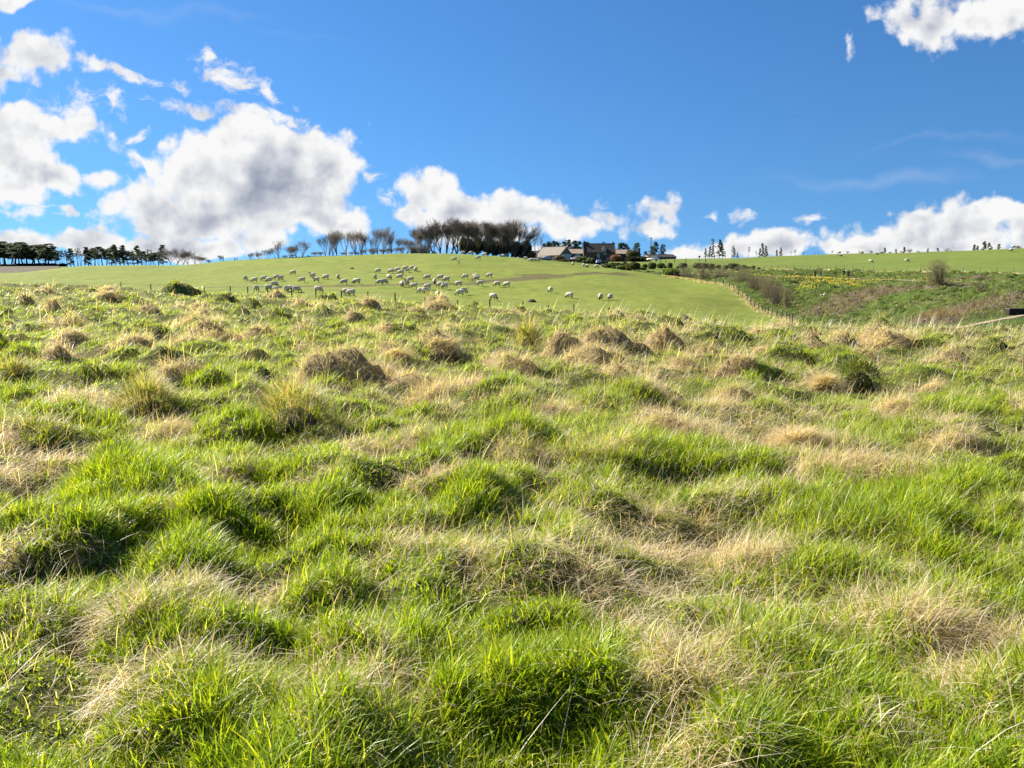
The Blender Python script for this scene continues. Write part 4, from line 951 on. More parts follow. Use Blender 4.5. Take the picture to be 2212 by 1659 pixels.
def bare_tree(name, loc, h, label, cat='tree', group=None, variant=0, twig=None, rz=None, wide=1.0, **kw):
    key = ('bare', variant, str(sorted(kw.items())))
    if key not in TREE_MESH:
        T, C = branch_tree(100 + variant, 12.0, **kw); v, q = tubes_np(*T, ns=6); v2, q2 = tubes_np(*C, ns=3)
        TREE_MESH[key] = (quads_mesh('trunk', v, q, [M_BARK]), quads_mesh('crown', v2, q2, [twig or M_TWIG]))
    o = empty(name, loc, label, cat, group, rz=random.uniform(0, 6.28) if rz is None else rz, scale=h / 12.0); o.scale = (h / 12 * wide, h / 12 * wide, h / 12)
    link('trunk', TREE_MESH[key][0], o); link('crown', TREE_MESH[key][1], o); return o
BEECH = dict(spread=.40, trunk_r=.27, fork=.11, up=.95, levels=4, twigs=9, kids=(2, 4), curl=.12, lim=3.1, twig_r=.017)
BROAD = dict(spread=.80, trunk_r=.26, fork=.13, up=.75, levels=5, twigs=7, kids=(2, 4), curl=.2)
SLIM = dict(spread=.36, trunk_r=.17, fork=.2, up=1.0, levels=4, twigs=9, kids=(2, 3), curl=.14)
WINDY = dict(spread=.58, trunk_r=.2, fork=.12, up=.9, levels=4, twigs=10, kids=(2, 4), lean=(.12, 0), curl=.2, lim=2.5)
def leaf_clumps(centres, radii, per, size, pal, flat=.6, seed=0, droop=0.0):
    """many small leaf faces round each clump centre; returns verts, tris, tint"""
    r_ = np.random.default_rng(seed); n = len(centres); rep = np.repeat(np.arange(n), per); m = len(rep)
    g = r_.normal(0, 1, (m, 3)); g /= np.linalg.norm(g, axis=1, keepdims=True); g *= (r_.random((m, 1)) ** .45)
    p = centres[rep] + g * radii[rep][:, None] * np.array([1, 1, flat]); p[:, 2] -= droop * np.hypot(g[:, 0], g[:, 1]) * radii[rep]
    a = r_.normal(0, 1, (m, 3)); a /= np.linalg.norm(a, axis=1, keepdims=True); b = np.cross(a, r_.normal(0, 1, (m, 3))); b /= np.linalg.norm(b, axis=1, keepdims=True)
    s = size * r_.uniform(.6, 1.4, (m, 1)); v = np.stack([p - a * s * .5, p + b * s * .38, p + a * s * .6, p - b * s * .38], 1).reshape(-1, 3)
    pal = np.array(pal); tone = r_.normal(1, .16, n).clip(.6, 1.5)
    c = pal[r_.integers(0, len(pal), m)] * tone[rep][:, None]
    return v, np.arange(m * 4).reshape(-1, 4), np.repeat(c, 4, 0)
PINE = [(.040, .060, .036), (.055, .075, .042), (.065, .072, .045)]  # needle colours greyed and lightened to paint in the haze of distance
def pine(name, loc, h, label, group=None, variant=0, kind='scots', cat='pine tree', rz=None):
    key = ('pine', variant, kind)
    if key not in TREE_MESH:
        r_ = random.Random(300 + variant); H_ = 12.0; T = []; cs, rs = [], []; p = Vector((0, 0, -.3)); n = 7; lx, ly = r_.gauss(0, .10), r_.gauss(0, .10)
        axis = [p]
        for i in range(n):
            q = Vector((lx * (i + 1) + r_.gauss(0, .10), ly * (i + 1) + r_.gauss(0, .10), H_ * .96 * (i + 1) / n)); T.append((p, q, .22 * (1 - i / n * .8), .22 * (1 - (i + 1) / n * .8))); p = q; axis.append(q)
        def ax(z): t = np.clip(z / (H_ * .96) * n, 0, n - .001); i = int(t); return axis[i].lerp(axis[i + 1], t - i)
        if kind == 'scots': z0, nb, rad, sz = .38, 38, lambda t: 1.0 + 1.5 * math.sin(math.pi * min(t * .9 + .1, 1)), .95
        elif kind == 'dense': z0, nb, rad, sz = .14, 46, lambda t: 2.4 * (1 - t) ** .5 + .5, 1.1
        elif kind == 'thin': z0, nb, rad, sz = .55, 12, lambda t: .6 + .9 * (1 - t), .62
        else: z0, nb, rad, sz = .14, 62, lambda t: 2.4 * (1 - t) ** .8 + .25, .66     # spruce
        for k_ in range(nb):
            t = (k_ + r_.random()) / nb; z = H_ * (z0 + (.99 - z0) * t); c = ax(z); az = r_.uniform(0, 6.28); L = rad(t) * r_.uniform(.55, 1.1)
            dz = .25 * L if kind in ('scots', 'thin') else -.12 * L
            e_ = c + Vector((math.cos(az) * L, math.sin(az) * L, dz)); T.append((c, e_, .05, .02))
            for f in ((.45, .75, 1.0) if kind != 'thin' else (.6, 1.0)):
                cs.append(c.lerp(e_, f) + Vector((r_.gauss(0, .15), r_.gauss(0, .15), r_.gauss(.05, .12)))); rs.append(sz * r_.uniform(.45, .85) * (.7 if kind == 'spruce' else 1))
        A = [np.array([t[i] for t in T]) for i in range(4)]; v, q = tubes_np(*A, ns=5)
        lv, lq, lc = leaf_clumps(np.array(cs), np.array(rs), 64, .24, PINE, .5, 300 + variant)
        TREE_MESH[key] = (quads_mesh('trunk', v, q, [M_PBARK]), quads_mesh('crown', lv, lq, [M_LEAF], col=lc))
    o = empty(name, loc, label, cat, group, rz=random.uniform(0, 6.28) if rz is None else rz, scale=h / 12.0)
    link('trunk', TREE_MESH[key][0], o); link('crown', TREE_MESH[key][1], o); return o
def tall(px, py_top, d, z): return EYE + d * slope(py_top) - z        # height that reaches a pixel row at depth d

# pine wood on the left skyline
GW = 'trees of the pine wood on the left skyline'
wood = [(-30, 262), (20, 265), (60, 250), (105, 285), (150, 255), (190, 290), (230, 280), (270, 300), (310, 280), (350, 320), (390, 285), (430, 270), (470, 315), (500, 345),
        (545, 340), (585, 335), (615, 330), (660, 330), (690, 312), (725, 330), (760, 318), (790, 310), (830, 325), (860, 300), (890, 335), (925, 310), (960, 330), (1000, 300), (1040, 325),
        (1085, 300), (1125, 275), (1165, 330), (1210, 280), (1250, 335), (1300, 350), (1340, 285), (1385, 345), (1420, 370), (1455, 375), (1495, 360), (1540, 355), (1582, 278)]
special = {690: 'dark dense pine with a bushy crown left of the middle of the left wood', 860: 'slender dark pine between sparse trunks in the left wood', 1125: 'tall dark pine, left of the three that stand highest in the left wood',
           1210: 'tall dark pine, middle of the three that stand highest in the left wood', 1340: 'tall dark pine with a leaning top, right of the three highest in the left wood', 1582: 'dark pine standing above the round bare trees at the right end of the left wood'}
for i, (x, t) in enumerate(wood):
    px, pt = crop(1, x, t); d = 420 + random.uniform(-6, 26); p = gat(px, d)
    kd = 'dense' if x in (690, 1125, 1210, 1340, 1582, 860) else ('thin' if x in (585, 615, 660, 725, 760, 790, 830, 960) else 'scots')
    if x < 520: lb = 'dark pine with a bare lower trunk in the dense left half of the left wood'
    elif kd == 'thin': lb = 'sparse thin pine with light showing through, in the gap of the left wood'
    else: lb = 'dark pine with a bare trunk in the right half of the left wood'
    o = pine('pine_tree', p, tall(px, pt, d, p.z), special.get(x, lb), GW, variant=i % 5, kind=kd)
    if x < 520: o.scale = (o.scale[0] * 2.3, o.scale[1] * 2.3, o.scale[2])
    elif kd == 'scots': o.scale = (o.scale[0] * 1.8, o.scale[1] * 1.8, o.scale[2])
for x in list(range(15, 560, 26)) + list(range(560, 1560, 34)):       # slim trunks deeper in the wood
    px, pt = crop(1, x, 335 + random.uniform(-15, 30)); d = 452 + random.uniform(0, 30); p = gat(px, d)
    pine('pine_tree', p, tall(px, pt, d, p.z), 'thin pine trunk deeper inside the left wood', GW, variant=5 + x % 3, kind='thin')
for x, t, v_ in ((1655, 300, 0), (1715, 296, 1), (1775, 302, 2), (1830, 312, 0)):
    px, pt = crop(1, x, t); p = gat(px, 410)
    bare_tree('bare_tree', p, tall(px, pt, 410, p.z), 'rounded leafless tree at the right end of the left wood', group=GW, variant=20 + v_, **BROAD)
for x, t in ((1895, 345), (1945, 355), (1990, 390), (2025, 405)):
    px, pt = crop(1, x, t); p = gat(px, 405)
    bare_tree('bare_shrub', p, tall(px, pt, 405, p.z), 'low leafless scrub tailing off the right end of the left wood', 'shrub', GW, variant=24 + x % 2, **BROAD)
# undergrowth line at the foot of the wood
def bush_mesh(seed, sx, sy, sz, pal, n=900, size=.16, power=2.6, core=True):
    """clipped or loose bush: leaves over a rounded block; returns a mesh centred on its foot"""
    r_ = np.random.default_rng(seed); g = r_.normal(0, 1, (n, 3)); g /= (np.abs(g) ** power).sum(1, keepdims=True) ** (1 / power)
    rad = (1 - .16 * r_.random((n, 1)) ** 1.5) * (1 + .16 * (fbm(g[:, :1] * 2.1 + seed, g[:, 1:2] * 2.1 + g[:, 2:] * 1.7, 3, seed) - .5) * 2)
    p = g * rad * np.array([sx, sy, sz]) + np.array([0, 0, sz]); p[:, 2] = np.abs(p[:, 2])
    a = r_.normal(0, 1, (n, 3)); a /= np.linalg.norm(a, axis=1, keepdims=True); b = np.cross(a, r_.normal(0, 1, (n, 3))); b /= np.linalg.norm(b, axis=1, keepdims=True); s = size * r_.uniform(.6, 1.4, (n, 1))
    v = np.stack([p - a * s * .6, p + b * s * .45, p + a * s * .6, p - b * s * .45], 1).reshape(-1, 3); c = np.array(pal)[r_.integers(0, len(pal), n)] * r_.normal(1, .15, (n, 1)).clip(.6, 1.5)
    return v, np.arange(4 * n).reshape(-1, 4), np.repeat(c, 4, 0)
def bush(name, px, py_base, w_px, h_px, d, label, pal, cat='bush', group=None, n=900, size=None, power=2.6, trunk=0.0, tw=None):
    base = gat(px, d); f = d / 768; wd, ht = w_px * f, h_px * f; foot = max(EYE + d * slope(py_base) - base.z, 0)
    o = empty(name, base, label, cat, group); sd = int(px * 13 + py_base * 7)
    v, q, c = bush_mesh(sd, wd / 2, wd / 2 * .9, ht / 2, pal, n, size or max(.10, wd * .075), power); v[:, 2] += foot
    link('crown', quads_mesh('crown', v, q, [M_LEAF], col=c), o)
    nth, nph = 14, 7; cv, cq = [], []
    for j in range(nph + 1):
        for i in range(nth):
            th = 2 * math.pi * i / nth; z = -1 + 2 * j / nph; rr_ = (1 - abs(z) ** 2.6) ** (1 / 2.4) if abs(z) < 1 else 0
            cv.append((wd * .42 * rr_ * math.cos(th), wd * .38 * rr_ * math.sin(th), ht / 2 * (1 + .86 * z) + foot))
    for j in range(nph):
        for i in range(nth): cq.append((j * nth + i, j * nth + (i + 1) % nth, (j + 1) * nth + (i + 1) % nth, (j + 1) * nth + i))
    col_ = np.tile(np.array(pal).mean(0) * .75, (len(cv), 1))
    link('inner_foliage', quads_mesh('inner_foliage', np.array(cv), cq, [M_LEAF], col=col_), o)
    MB().tube([(0, 0, -.2), (.03, 0, foot + ht * .3)], [max(.06, wd * .05), .04], 6).build('trunk', M_BARK, o)
    return o
HEDGE = [(.050, .070, .018), (.075, .095, .022), (.10, .115, .03)]
OLIVE = [(.10, .105, .03), (.14, .135, .045), (.09, .085, .03)]
LIME = [(.13, .20, .025), (.17, .24, .03), (.10, .16, .025)]
BROWN = [(.12, .085, .055), (.16, .115, .075), (.10, .075, .04)]
RUST = [(.17, .085, .045), (.21, .11, .06), (.13, .07, .04)]
DARK = [(.022, .03, .016), (.03, .036, .018), (.035, .03, .018)]
YEW = [(.085, .088, .022), (.12, .115, .03), (.06, .065, .018)]
PURP = [(.05, .035, .032), (.065, .045, .04)]
for i, x in enumerate(range(-40, 640, 47)):
    px, pb = crop(1, x, 505); bush('undergrowth_bush', px, pb - .6, 66 * .1033, 2.2 + 1.2 * random.random(), 412 + i % 3, 'dark undergrowth at the foot of the left wood', DARK, group='undergrowth at the foot of the left wood', n=500, size=.5)
# isolated things on the left of the grove
p = gat(crop(2, 65, 0)[0], 230); px, pt = crop(2, 62, 685)
bare_tree('bare_tree', p, tall(px, pt, 230, p.z), 'small lone leafless tree on the skyline between the left wood and the grove', variant=30, **BROAD)
for x, t, lb in ((108, 705, 'dark post on the skyline just right of the lone bare tree'), (263, 733, 'left one of two thin posts on the bare skyline'), (293, 725, 'right one of two thin posts on the bare skyline')):
    px, pt = crop(2, x, t); p = gat(px, 214); b = MB(); h = tall(px, pt, 214, p.z); b.tube([(0, 0, -.3), (.02, 0, h), (.02, 0, h + .04)], [.11, .10, .05], 7)
    o = b.build('fence_post', M_DARKW); o.location = p; o['label'] = lb; o['category'] = 'post'
# row of bare trees along the crest: crop, x, top y, depth, kind, variant, label
ROW = [(2, 490, 650, 250, BROAD, 40, 'low twiggy tree at the left end of the bare row'), (2, 600, 628, 250, BROAD, 41, 'low spreading tree second in the bare row'), (2, 700, 600, 252, BROAD, 42, 'leaning scrubby tree left of the wide spreading one'),
       (2, 868, 462, 250, WINDY, 43, 'wide spreading bare tree with pale twigs in the left of the row'), (2, 790, 540, 256, WINDY, 44, 'crooked bare tree leaning left beside the wide spreading one'), (2, 1000, 560, 258, BROAD, 45, 'small bare tree between the two big spreading ones'),
       (2, 1162, 440, 250, WINDY, 46, 'bare tree with a thick bent trunk, right of the wide spreading one'), (2, 1090, 520, 256, BROAD, 47, 'slighter bare tree left of the bent trunk'),
       (2, 1330, 640, 252, BROAD, 48, 'low scrub in the gap left of the tall clump'), (2, 1475, 420, 252, WINDY, 49, 'bare tree leaning left at the left edge of the tall clump'),
       (2, 1530, 345, 252, BEECH, 50, 'tall bare tree, left trunk of the tall dense clump'), (2, 1580, 330, 255, BEECH, 51, 'tall bare tree, middle trunk of the tall dense clump'), (2, 1640, 335, 252, BEECH, 52, 'tall bare tree, right trunk of the tall dense clump'),
       (2, 1765, 328, 252, BEECH, 53, 'tall bare tree with a dark ivy-thick trunk beside the dense clump'), (2, 1875, 314, 254, BEECH, 54, 'tall vase-shaped bare tree left of two slim ones'), (2, 1950, 308, 252, BEECH, 55, 'tall bare tree with an open pale crown in the row'),
       (2, 2022, 380, 252, SLIM, 56, 'slim crooked bare tree in the row'), (2, 2080, 420, 250, SLIM, 57, 'very thin lone stem between the taller bare trees'),
       (3, 262, 270, 252, BEECH, 58, 'bare tree with a rounded crown right of the thin lone stem'), (3, 330, 236, 252, BEECH, 59, 'tallest bare tree in the gap left of the cottage'), (3, 380, 320, 256, SLIM, 60, 'slim bare tree right of the tallest one in the gap'),
       (3, 435, 312, 254, BEECH, 61, 'bare tree with a short broad crown left of the cottage'), (3, 485, 350, 252, WINDY, 62, 'bent bare tree left of the cottage'), (3, 550, 365, 252, WINDY, 63, 'crooked low bare tree next to the cottage chimney'), (3, 595, 400, 256, BROAD, 64, 'small leaning bare tree beside the cottage chimney')]
for c, x, t, d, kd, v_, lb in ROW:
    px, pt = crop(c, x, t); p = gat(px, d); bare_tree('bare_tree', p, tall(px, pt, d, p.z), lb, group='bare trees in a row along the crest', variant=40 + v_ % 9, wide=1.1, rz=0.0 if kd is not WINDY else (math.pi if v_ in (44, 49) else 0), twig=M_TWIGM, **dict(kd, twigs=7))
for i, (c, x, t) in enumerate([(2, 930, 690), (2, 1050, 680), (2, 1250, 690), (2, 1400, 640), (2, 1700, 650), (2, 1830, 640), (2, 1920, 650), (2, 2130, 630), (3, 90, 520), (3, 200, 510), (3, 300, 520), (3, 400, 505), (3, 520, 500), (3, 690, 480), (3, 790, 450)]):
    px, pt = crop(c, x, t); p = gat(px, 246); bare_tree('bare_shrub', p, tall(px, pt, 246, p.z), 'low twiggy scrub between the trunks of the bare row', 'shrub', 'scrub under the bare trees', variant=40 + i % 3, twig=M_TWIGM, wide=1.6, **BROAD)
GROVE = [(270, 212, 268, 0, 'grove tree with a spreading crown above the cottage'), (345, 260, 278, 1, 'slighter grove tree behind the cottage roof'), (450, 158, 268, 2, 'grove tree left of the broad dark-crowned one'), (545, 190, 276, 3, 'thin-crowned grove tree behind the left edge of the dark crown'),
         (650, 92, 266, 4, 'grove tree with a dark crown at the left of the highest group'), (740, 76, 264, 0, 'broad thick-trunked grove tree, the highest of the grove'), (785, 84, 268, 5, 'thick-trunked grove tree just right of the highest'), (890, 120, 272, 1, 'double-stemmed grove tree right of the thick trunks'),
         (1040, 94, 268, 2, 'tall grove tree above the olive evergreen'), (1165, 128, 268, 3, 'grove tree with a pale crown above the bright evergreen'), (1240, 150, 276, 4, 'small-crowned grove tree behind the middle of the grove'), (1310, 148, 268, 5, 'grove tree with a dark trunk over the middle evergreens'), (1400, 150, 276, 0, 'grove tree in the thinner middle of the right half'),
         (1480, 138, 268, 1, 'slim-trunked grove tree left of the wide right crown'), (1600, 150, 268, 3, 'grove tree at the left of the wide right crown'), (1700, 120, 270, 2, 'grove tree inside the wide right crown'), (1780, 108, 266, 4, 'grove tree at the top of the wide right crown'), (1845, 114, 266, 5, 'thick pale-lit grove tree in the wide right crown'),
         (1930, 190, 270, 0, 'outermost grove tree leaning to the right')]
for x, t, d, v_, lb in GROVE:
    px, pt = crop(7, x, t); p = gat(px, d); bare_tree('beech_tree', p, tall(px, pt, d, p.z), lb, 'tree', 'tall bare trees of the grove', variant=80 + v_, wide=1.35, **dict(BEECH, twigs=14, lean=((.5, 0) if x > 1900 else (0, 0))))
px, pt = crop(7, 2168, 320); p = gat(px, 285); bare_tree('bare_tree', p, tall(px, pt, 285, p.z), 'slender lone bare tree between the grove and the left barn', variant=90, **SLIM)
for x, b_, w_, h_, pal, lb in ((1010, 690, 130, 260, YEW, 'olive evergreen bush at the left of the grove floor'), (1110, 695, 150, 230, DARK, 'dark evergreen between two olive ones in the grove'), (1240, 700, 150, 262, YEW, 'bright olive evergreen in the middle of the grove'),
                               (1390, 712, 190, 280, DARK, 'dark evergreen with a ragged top in the middle of the grove'), (1520, 722, 170, 230, DARK, 'blackish evergreen left of the brown-topped one'), (1670, 740, 210, 340, PURP + DARK, 'tall brown-topped evergreen under the wide right crown'),
                               (1850, 755, 200, 260, DARK, 'blackish evergreen under the right end of the grove'), (2010, 770, 190, 290, DARK, 'dark evergreen at the right edge of the grove')):
    px, pb = crop(7, x, b_); bush('evergreen_bush', px, pb, w_ * .062, h_ * .062, 278, lb, pal, 'evergreen', 'evergreens under the grove', n=1300, size=.34, power=2.2)
# pines behind the farm
for i, (c, x, t, kd, d, lb) in enumerate([(8, 560, 235, 'dense', 345, 'bushy pine behind the left barn, leftmost of the farm pines'), (8, 655, 220, 'dense', 345, 'bushy pine behind the left barn, second from the left'), (8, 755, 195, 'scots', 350, 'narrower pine between two bushy ones behind the barn'),
        (8, 880, 170, 'dense', 345, 'tall rounded pine behind the barn roof'), (8, 945, 200, 'scots', 350, 'pine at the right of the rounded one behind the barn'), (8, 1085, 190, 'dense', 345, 'pine over the barn ridge'), (8, 1185, 160, 'scots', 348, 'open-crowned pine just right of the barn ridge'),
        (8, 1300, 165, 'dense', 345, 'pointed dark pine over the low link roof'), (8, 1405, 185, 'scots', 348, 'leaning pine over the low link roof'), (8, 1500, 330, 'scots', 350, 'low pine peeping over the link roof beside the house'), (8, 1615, 200, 'scots', 350, 'pine behind the left end of the farmhouse'), (8, 2050, 190, 'thin', 350, 'thin pine top showing over the farmhouse ridge'),
        (9, 555, 222, 'dense', 345, 'rounded pine right of the farmhouse'), (9, 665, 222, 'scots', 345, 'open pine second right of the farmhouse'), (9, 740, 255, 'scots', 350, 'leaning pine third right of the farmhouse'), (9, 962, 232, 'scots', 350, 'slender pine beside the far chimney'),
        (9, 1410, 198, 'dense', 420, 'big dark pine behind the pole and the long shed'), (9, 1330, 300, 'dense', 422, 'lower dark pine left of the big one behind the shed'), (9, 1555, 255, 'spruce', 420, 'pointed conifer right of the big dark pine'), (9, 1630, 262, 'spruce', 424, 'sparse conifer with long side branches at the right of the shed pines'), (9, 1210, 440, 'scots', 418, 'low wind-bent pine left of the long shed')]):
    px, pt = crop(c, x, t); p = gat(px, d); pine('pine_tree', p, tall(px, pt, d, p.z), lb, 'pines around the farm', variant=i % 5, kind=kd)
# conifers and shrubs along the right skyline
for i, (x, t, kd, lb) in enumerate([(520, 225, 'spruce', 'leftmost conifer of the clump on the right field'), (560, 200, 'spruce', 'second conifer of the clump on the right field'), (590, 198, 'spruce', 'third conifer of the clump, lower than its neighbours'), (625, 118, 'thin', 'tallest thin-topped conifer in the clump'), (676, 124, 'spruce', 'tallest full conifer in the clump'), (716, 152, 'spruce', 'right conifer of the clump'),
        (750, 262, 'thin', 'small leaning dead conifer right of the clump'), (812, 198, 'thin', 'thin open conifer of the small pair'), (850, 216, 'spruce', 'leaning conifer of the small pair'), (888, 272, 'spruce', 'low bent conifer right of the small pair'), (1010, 212, 'thin', 'lone bare-stemmed dead conifer'),
        (1105, 255, 'thin', 'thin stem at the left of the trio of conifers'), (1145, 228, 'spruce', 'reddish lower conifer of the trio'), (1185, 166, 'spruce', 'highest conifer of the trio'), (1222, 196, 'spruce', 'right conifer of the trio'), (1338, 245, 'spruce', 'left one of the two wind-bent conifers'), (1390, 216, 'spruce', 'right one of the two wind-bent conifers')]):
    px, pt = crop(5, x, t); d = 345 + i % 4 * 3; p = gat(px, d); pine('conifer_tree', p, tall(px, pt, d, p.z), lb, 'conifers on the right skyline', variant=i % 4, kind=kd, cat='conifer')
for x, t, lb in ((1505, 248, 'left one of two small bare trees on the right skyline'), (1552, 238, 'right one of two small bare trees on the right skyline'), (1645, 262, 'tiny bare tree right of the two small ones'), (1772, 272, 'low bare bush on the skyline above the fence'), (1815, 272, 'low bare bush right next to its twin on the skyline'), (1975, 250, 'tiny twiggy bush just left of the dark-looking sheep')):
    px, pt = crop(5, x, t); d = 300; p = gat(px, d); bare_tree('bare_shrub', p, max(tall(px, pt, d, p.z), 1.2), lb, 'shrub', 'bare shrubs on the right skyline', variant=92 + x % 3, **SLIM)
for i, (x, t, kd, lb) in enumerate([(105, 262, 'b', 'flat bare bush at the left of the right skyline shrubs'), (258, 258, 'b', 'dark twiggy bush left of the lying sheep'), (358, 252, 'b', 'wind-bent twiggy bush right of the lying sheep'), (535, 226, 'p', 'larger dark bush right of the two lying sheep'), (605, 268, 'b', 'scrap of bare bush beside the larger dark one'), (672, 242, 'p', 'small triangular dark bush on the right skyline'),
        (725, 258, 'b', 'thin stem left of the twin dark bushes'), (765, 218, 'p', 'left one of the twin dark bushes'), (815, 232, 'b', 'right one of the twin dark bushes'), (915, 256, 'b', 'reddish low bush right of the twin dark bushes'), (1042, 234, 'p', 'round dark bush alone on the right skyline'), (1168, 228, 'p', 'dark bush left of the wind-swept tree'), (1255, 222, 'w', 'wind-swept bare tree leaning right on the skyline'), (1315, 254, 'b', 'low scrap of bush right of the wind-swept tree'),
        (1602, 188, 'p', 'left dark conifer of the far right group'), (1640, 205, 'p', 'small conifer tucked in the far right group'), (1712, 148, 'p', 'highest conifer of the far right group'), (1780, 166, 'p', 'right conifer of the far right group above a sheep'), (1890, 180, 'p', 'dark conifer right of the sheep on the far right skyline'), (2112, 192, 'b', 'bare twiggy bush at the far right skyline')]):
    px, pt = crop(6, x, t); d = 300 + i % 3 * 4; p = gat(px, d); h = max(tall(px, pt, d, p.z), 1.3)
    if kd == 'p': pine('conifer_tree', p, h, lb, 'shrubs and conifers on the right skyline', variant=i % 4, kind='dense', cat='conifer')
    else: bare_tree('bare_shrub', p, h, lb, 'shrub', 'shrubs and conifers on the right skyline', variant=95 + i % 3, rz=0 if kd == 'w' else None, **(WINDY if kd == 'w' else BROAD))

# ------------------------------------------------------------------ farm
M_STONE = mat('grey_brown_stone', (.19, .155, .12), var=.45, scale=3.5, bump=.9, bscale=9)
M_STONED = mat('dark_stone', (.115, .095, .08), var=.4, scale=3, bump=.9, bscale=8)
M_SLATE = mat('dark_slate', (.075, .066, .058), rough=.95, spec=.08, var=.3, scale=2.5, bump=.5, bscale=10)
M_TILE = mat('weathered_stone_tiles', (.24, .205, .17), rough=.9, var=.3, scale=2.2, bump=.6, bscale=10)
M_TILEP = mat('pale_pantiles', (.37, .30, .23), rough=.9, var=.25, scale=2.0, bump=.6, bscale=12)
M_GLASS = mat('window_glass', (.10, .13, .17), rough=.08, spec=.8)
M_GLAZ = mat('sky_reflection_glazing', (.30, .38, .46), rough=.12, spec=.8, var=.25, scale=.6)  # pale blue base colour paints the sky reflected in the panes
M_WHITE = mat('white_paint', (.75, .74, .70), rough=.5, var=.1, scale=3)
M_DARK = mat('black_shade_and_shoes', (.015, .014, .014))  # black painted for the shade inside the cart shed; shoes use it too
M_LEAD = mat('dark_ridge', (.06, .055, .055), rough=.6)
def window(root, x, y, z, w_, h_, frame=M_WHITE, glass=M_GLASS, bars=(1, 1)):
    """set in the wall plane y (facing -y), centre x, sill height z"""
    f = MB(); t = .09
    f.box((x - w_ / 2, y - .06, z), (x - w_ / 2 + t, y + .04, z + h_)); f.box((x + w_ / 2 - t, y - .06, z), (x + w_ / 2, y + .04, z + h_))
    f.box((x - w_ / 2 + t, y - .06, z), (x + w_ / 2 - t, y + .04, z + t)); f.box((x - w_ / 2 + t, y - .06, z + h_ - t), (x + w_ / 2 - t, y + .04, z + h_))
    for i in range(bars[0]): xx = x - w_ / 2 + w_ * (i + 1) / (bars[0] + 1); f.box((xx - .03, y - .05, z + t), (xx + .03, y + .02, z + h_ - t))
    for i in range(bars[1]): zz = z + h_ * (i + 1) / (bars[1] + 1); f.box((x - w_ / 2 + t, y - .045, zz - .03), (x + w_ / 2 - t, y + .015, zz + .03))
    fo = f.build('window', frame, root)
    MB().box((x - w_ / 2 + t * .5, y - .02, z + t * .5), (x + w_ / 2 - t * .5, y + .012, z + h_ - t * .5)).build('pane', glass, fo)
    MB().box((x - w_ / 2 - .12, y - .14, z - .12), (x + w_ / 2 + .12, y + .02, z - .005)).build('sill', M_STONE, fo)
    return fo
def gabled(root, L, W, eave, ridge, wall, roofm, over=.3, cope=0.0, hip=0.0):
    """ridge along x, from x=0 to L, y from 0 (front) to W; footings go into the ground"""
    MB().prism([(0, -1.5), (W, -1.5), (W, eave), (W / 2, ridge - .06), (0, eave)], 'x', 0, L).build('wall', wall, root)
    b = MB(); th = .16; k_ = (ridge - eave) / (W / 2)
    a0, a1 = -over * .6, L + over * .6
    b.prism([(-over, eave - over * k_), (W / 2, ridge), (W / 2, ridge + th), (-over, eave - over * k_ + th)], 'x', a0, a1)
    b.prism([(W + over, eave - over * k_), (W / 2, ridge), (W / 2, ridge + th), (W + over, eave - over * k_ + th)], 'x', a0, a1)
    rf = b.build('roof', roofm, root)
    MB().prism([(W / 2 - .16, ridge + th - .08), (W / 2 + .16, ridge + th - .08), (W / 2, ridge + th + .12)], 'x', a0, a1).build('ridge', M_LEAD, rf)
    if cope:
        for x in (a0 - .02, a1 - cope + .02):
            MB().prism([(-over - .05, eave - over * k_ + .05), (W / 2, ridge + .05), (W + over + .05, eave - over * k_ + .05), (W + over + .05, eave - over * k_ + .42), (W / 2, ridge + .55), (-over - .05, eave - over * k_ + .42)], 'x', x, x + cope).build('coping', wall, rf)
    return rf
def chimney(rf, x, y, z0, z1, w_, m=M_STONE, pots=1):
    c = MB().box((x - w_ / 2, y - w_ / 2, z0), (x + w_ / 2, y + w_ / 2, z1)).box((x - w_ / 2 - .08, y - w_ / 2 - .08, z1), (x + w_ / 2 + .08, y + w_ / 2 + .08, z1 + .16)).build('chimney', m, rf)
    for i in range(pots): MB().tube([(x, y, z1 + .15), (x, y, z1 + .75)], [.16, .12], 8).build('chimney_pot', M_STONED, c)
DF = 300.0
def cx(c, x, d=DF): return ray(crop(c, x, 0)[0], 260)[0] * d
def cz(c, y, d=DF): return EYE + slope(crop(c, 0, y)[1]) * d
def base_z(x, d): return float(H0(x, d))
# farmhouse
x0, x1 = cx(8, 1568), cx(9, 455); zb = base_z((x0 + x1) / 2, DF); W_ = x1 - x0
ho = empty('farmhouse', (x0, DF, zb), 'dark stone farmhouse with a steep slate roof and two chimneys', 'house')
ev, rd = cz(8, 462) - zb, cz(8, 250) - zb
rf = gabled(ho, W_, 7.5, ev, rd, M_STONED, M_SLATE, .25, .35)
chimney(rf, .55, 3.75, rd - .3, rd + .55, .9, M_STONED); chimney(rf, W_ - .45, 3.75, rd - .2, rd + .35, .6, M_STONED)
def hx(x): return cx(8, x) - x0
def hz(y): return cz(8, y) - zb
for x, y0, y1, w_ in ((1930, 605, 500, 1.0), (2095, 515, 420, 1.0), (1945, 695, 640, .9), (2168, 680, 600, 1.0), (1700, 690, 590, .9)):
    window(ho, hx(x), -.0, hz(y0), w_, hz(y1) - hz(y0), bars=(1, 1))
d_ = MB().box((hx(2040), -.18, hz(410)), (hx(2140), 2.2, hz(350))).prism([(hx(2035), hz(350)), (hx(2145), hz(350)), (hx(2090), hz(318))], 'y', -.2, 2.6).build('dormer', M_TILE, rf)
window(ho, hx(2090), -.19, hz(408), 1.0, hz(356) - hz(408), bars=(1, 1))
MB().box((hx(1845), -.05, 0), (hx(1845) + 1.1, .1, 2.1)).build('door', M_DARKW, ho)
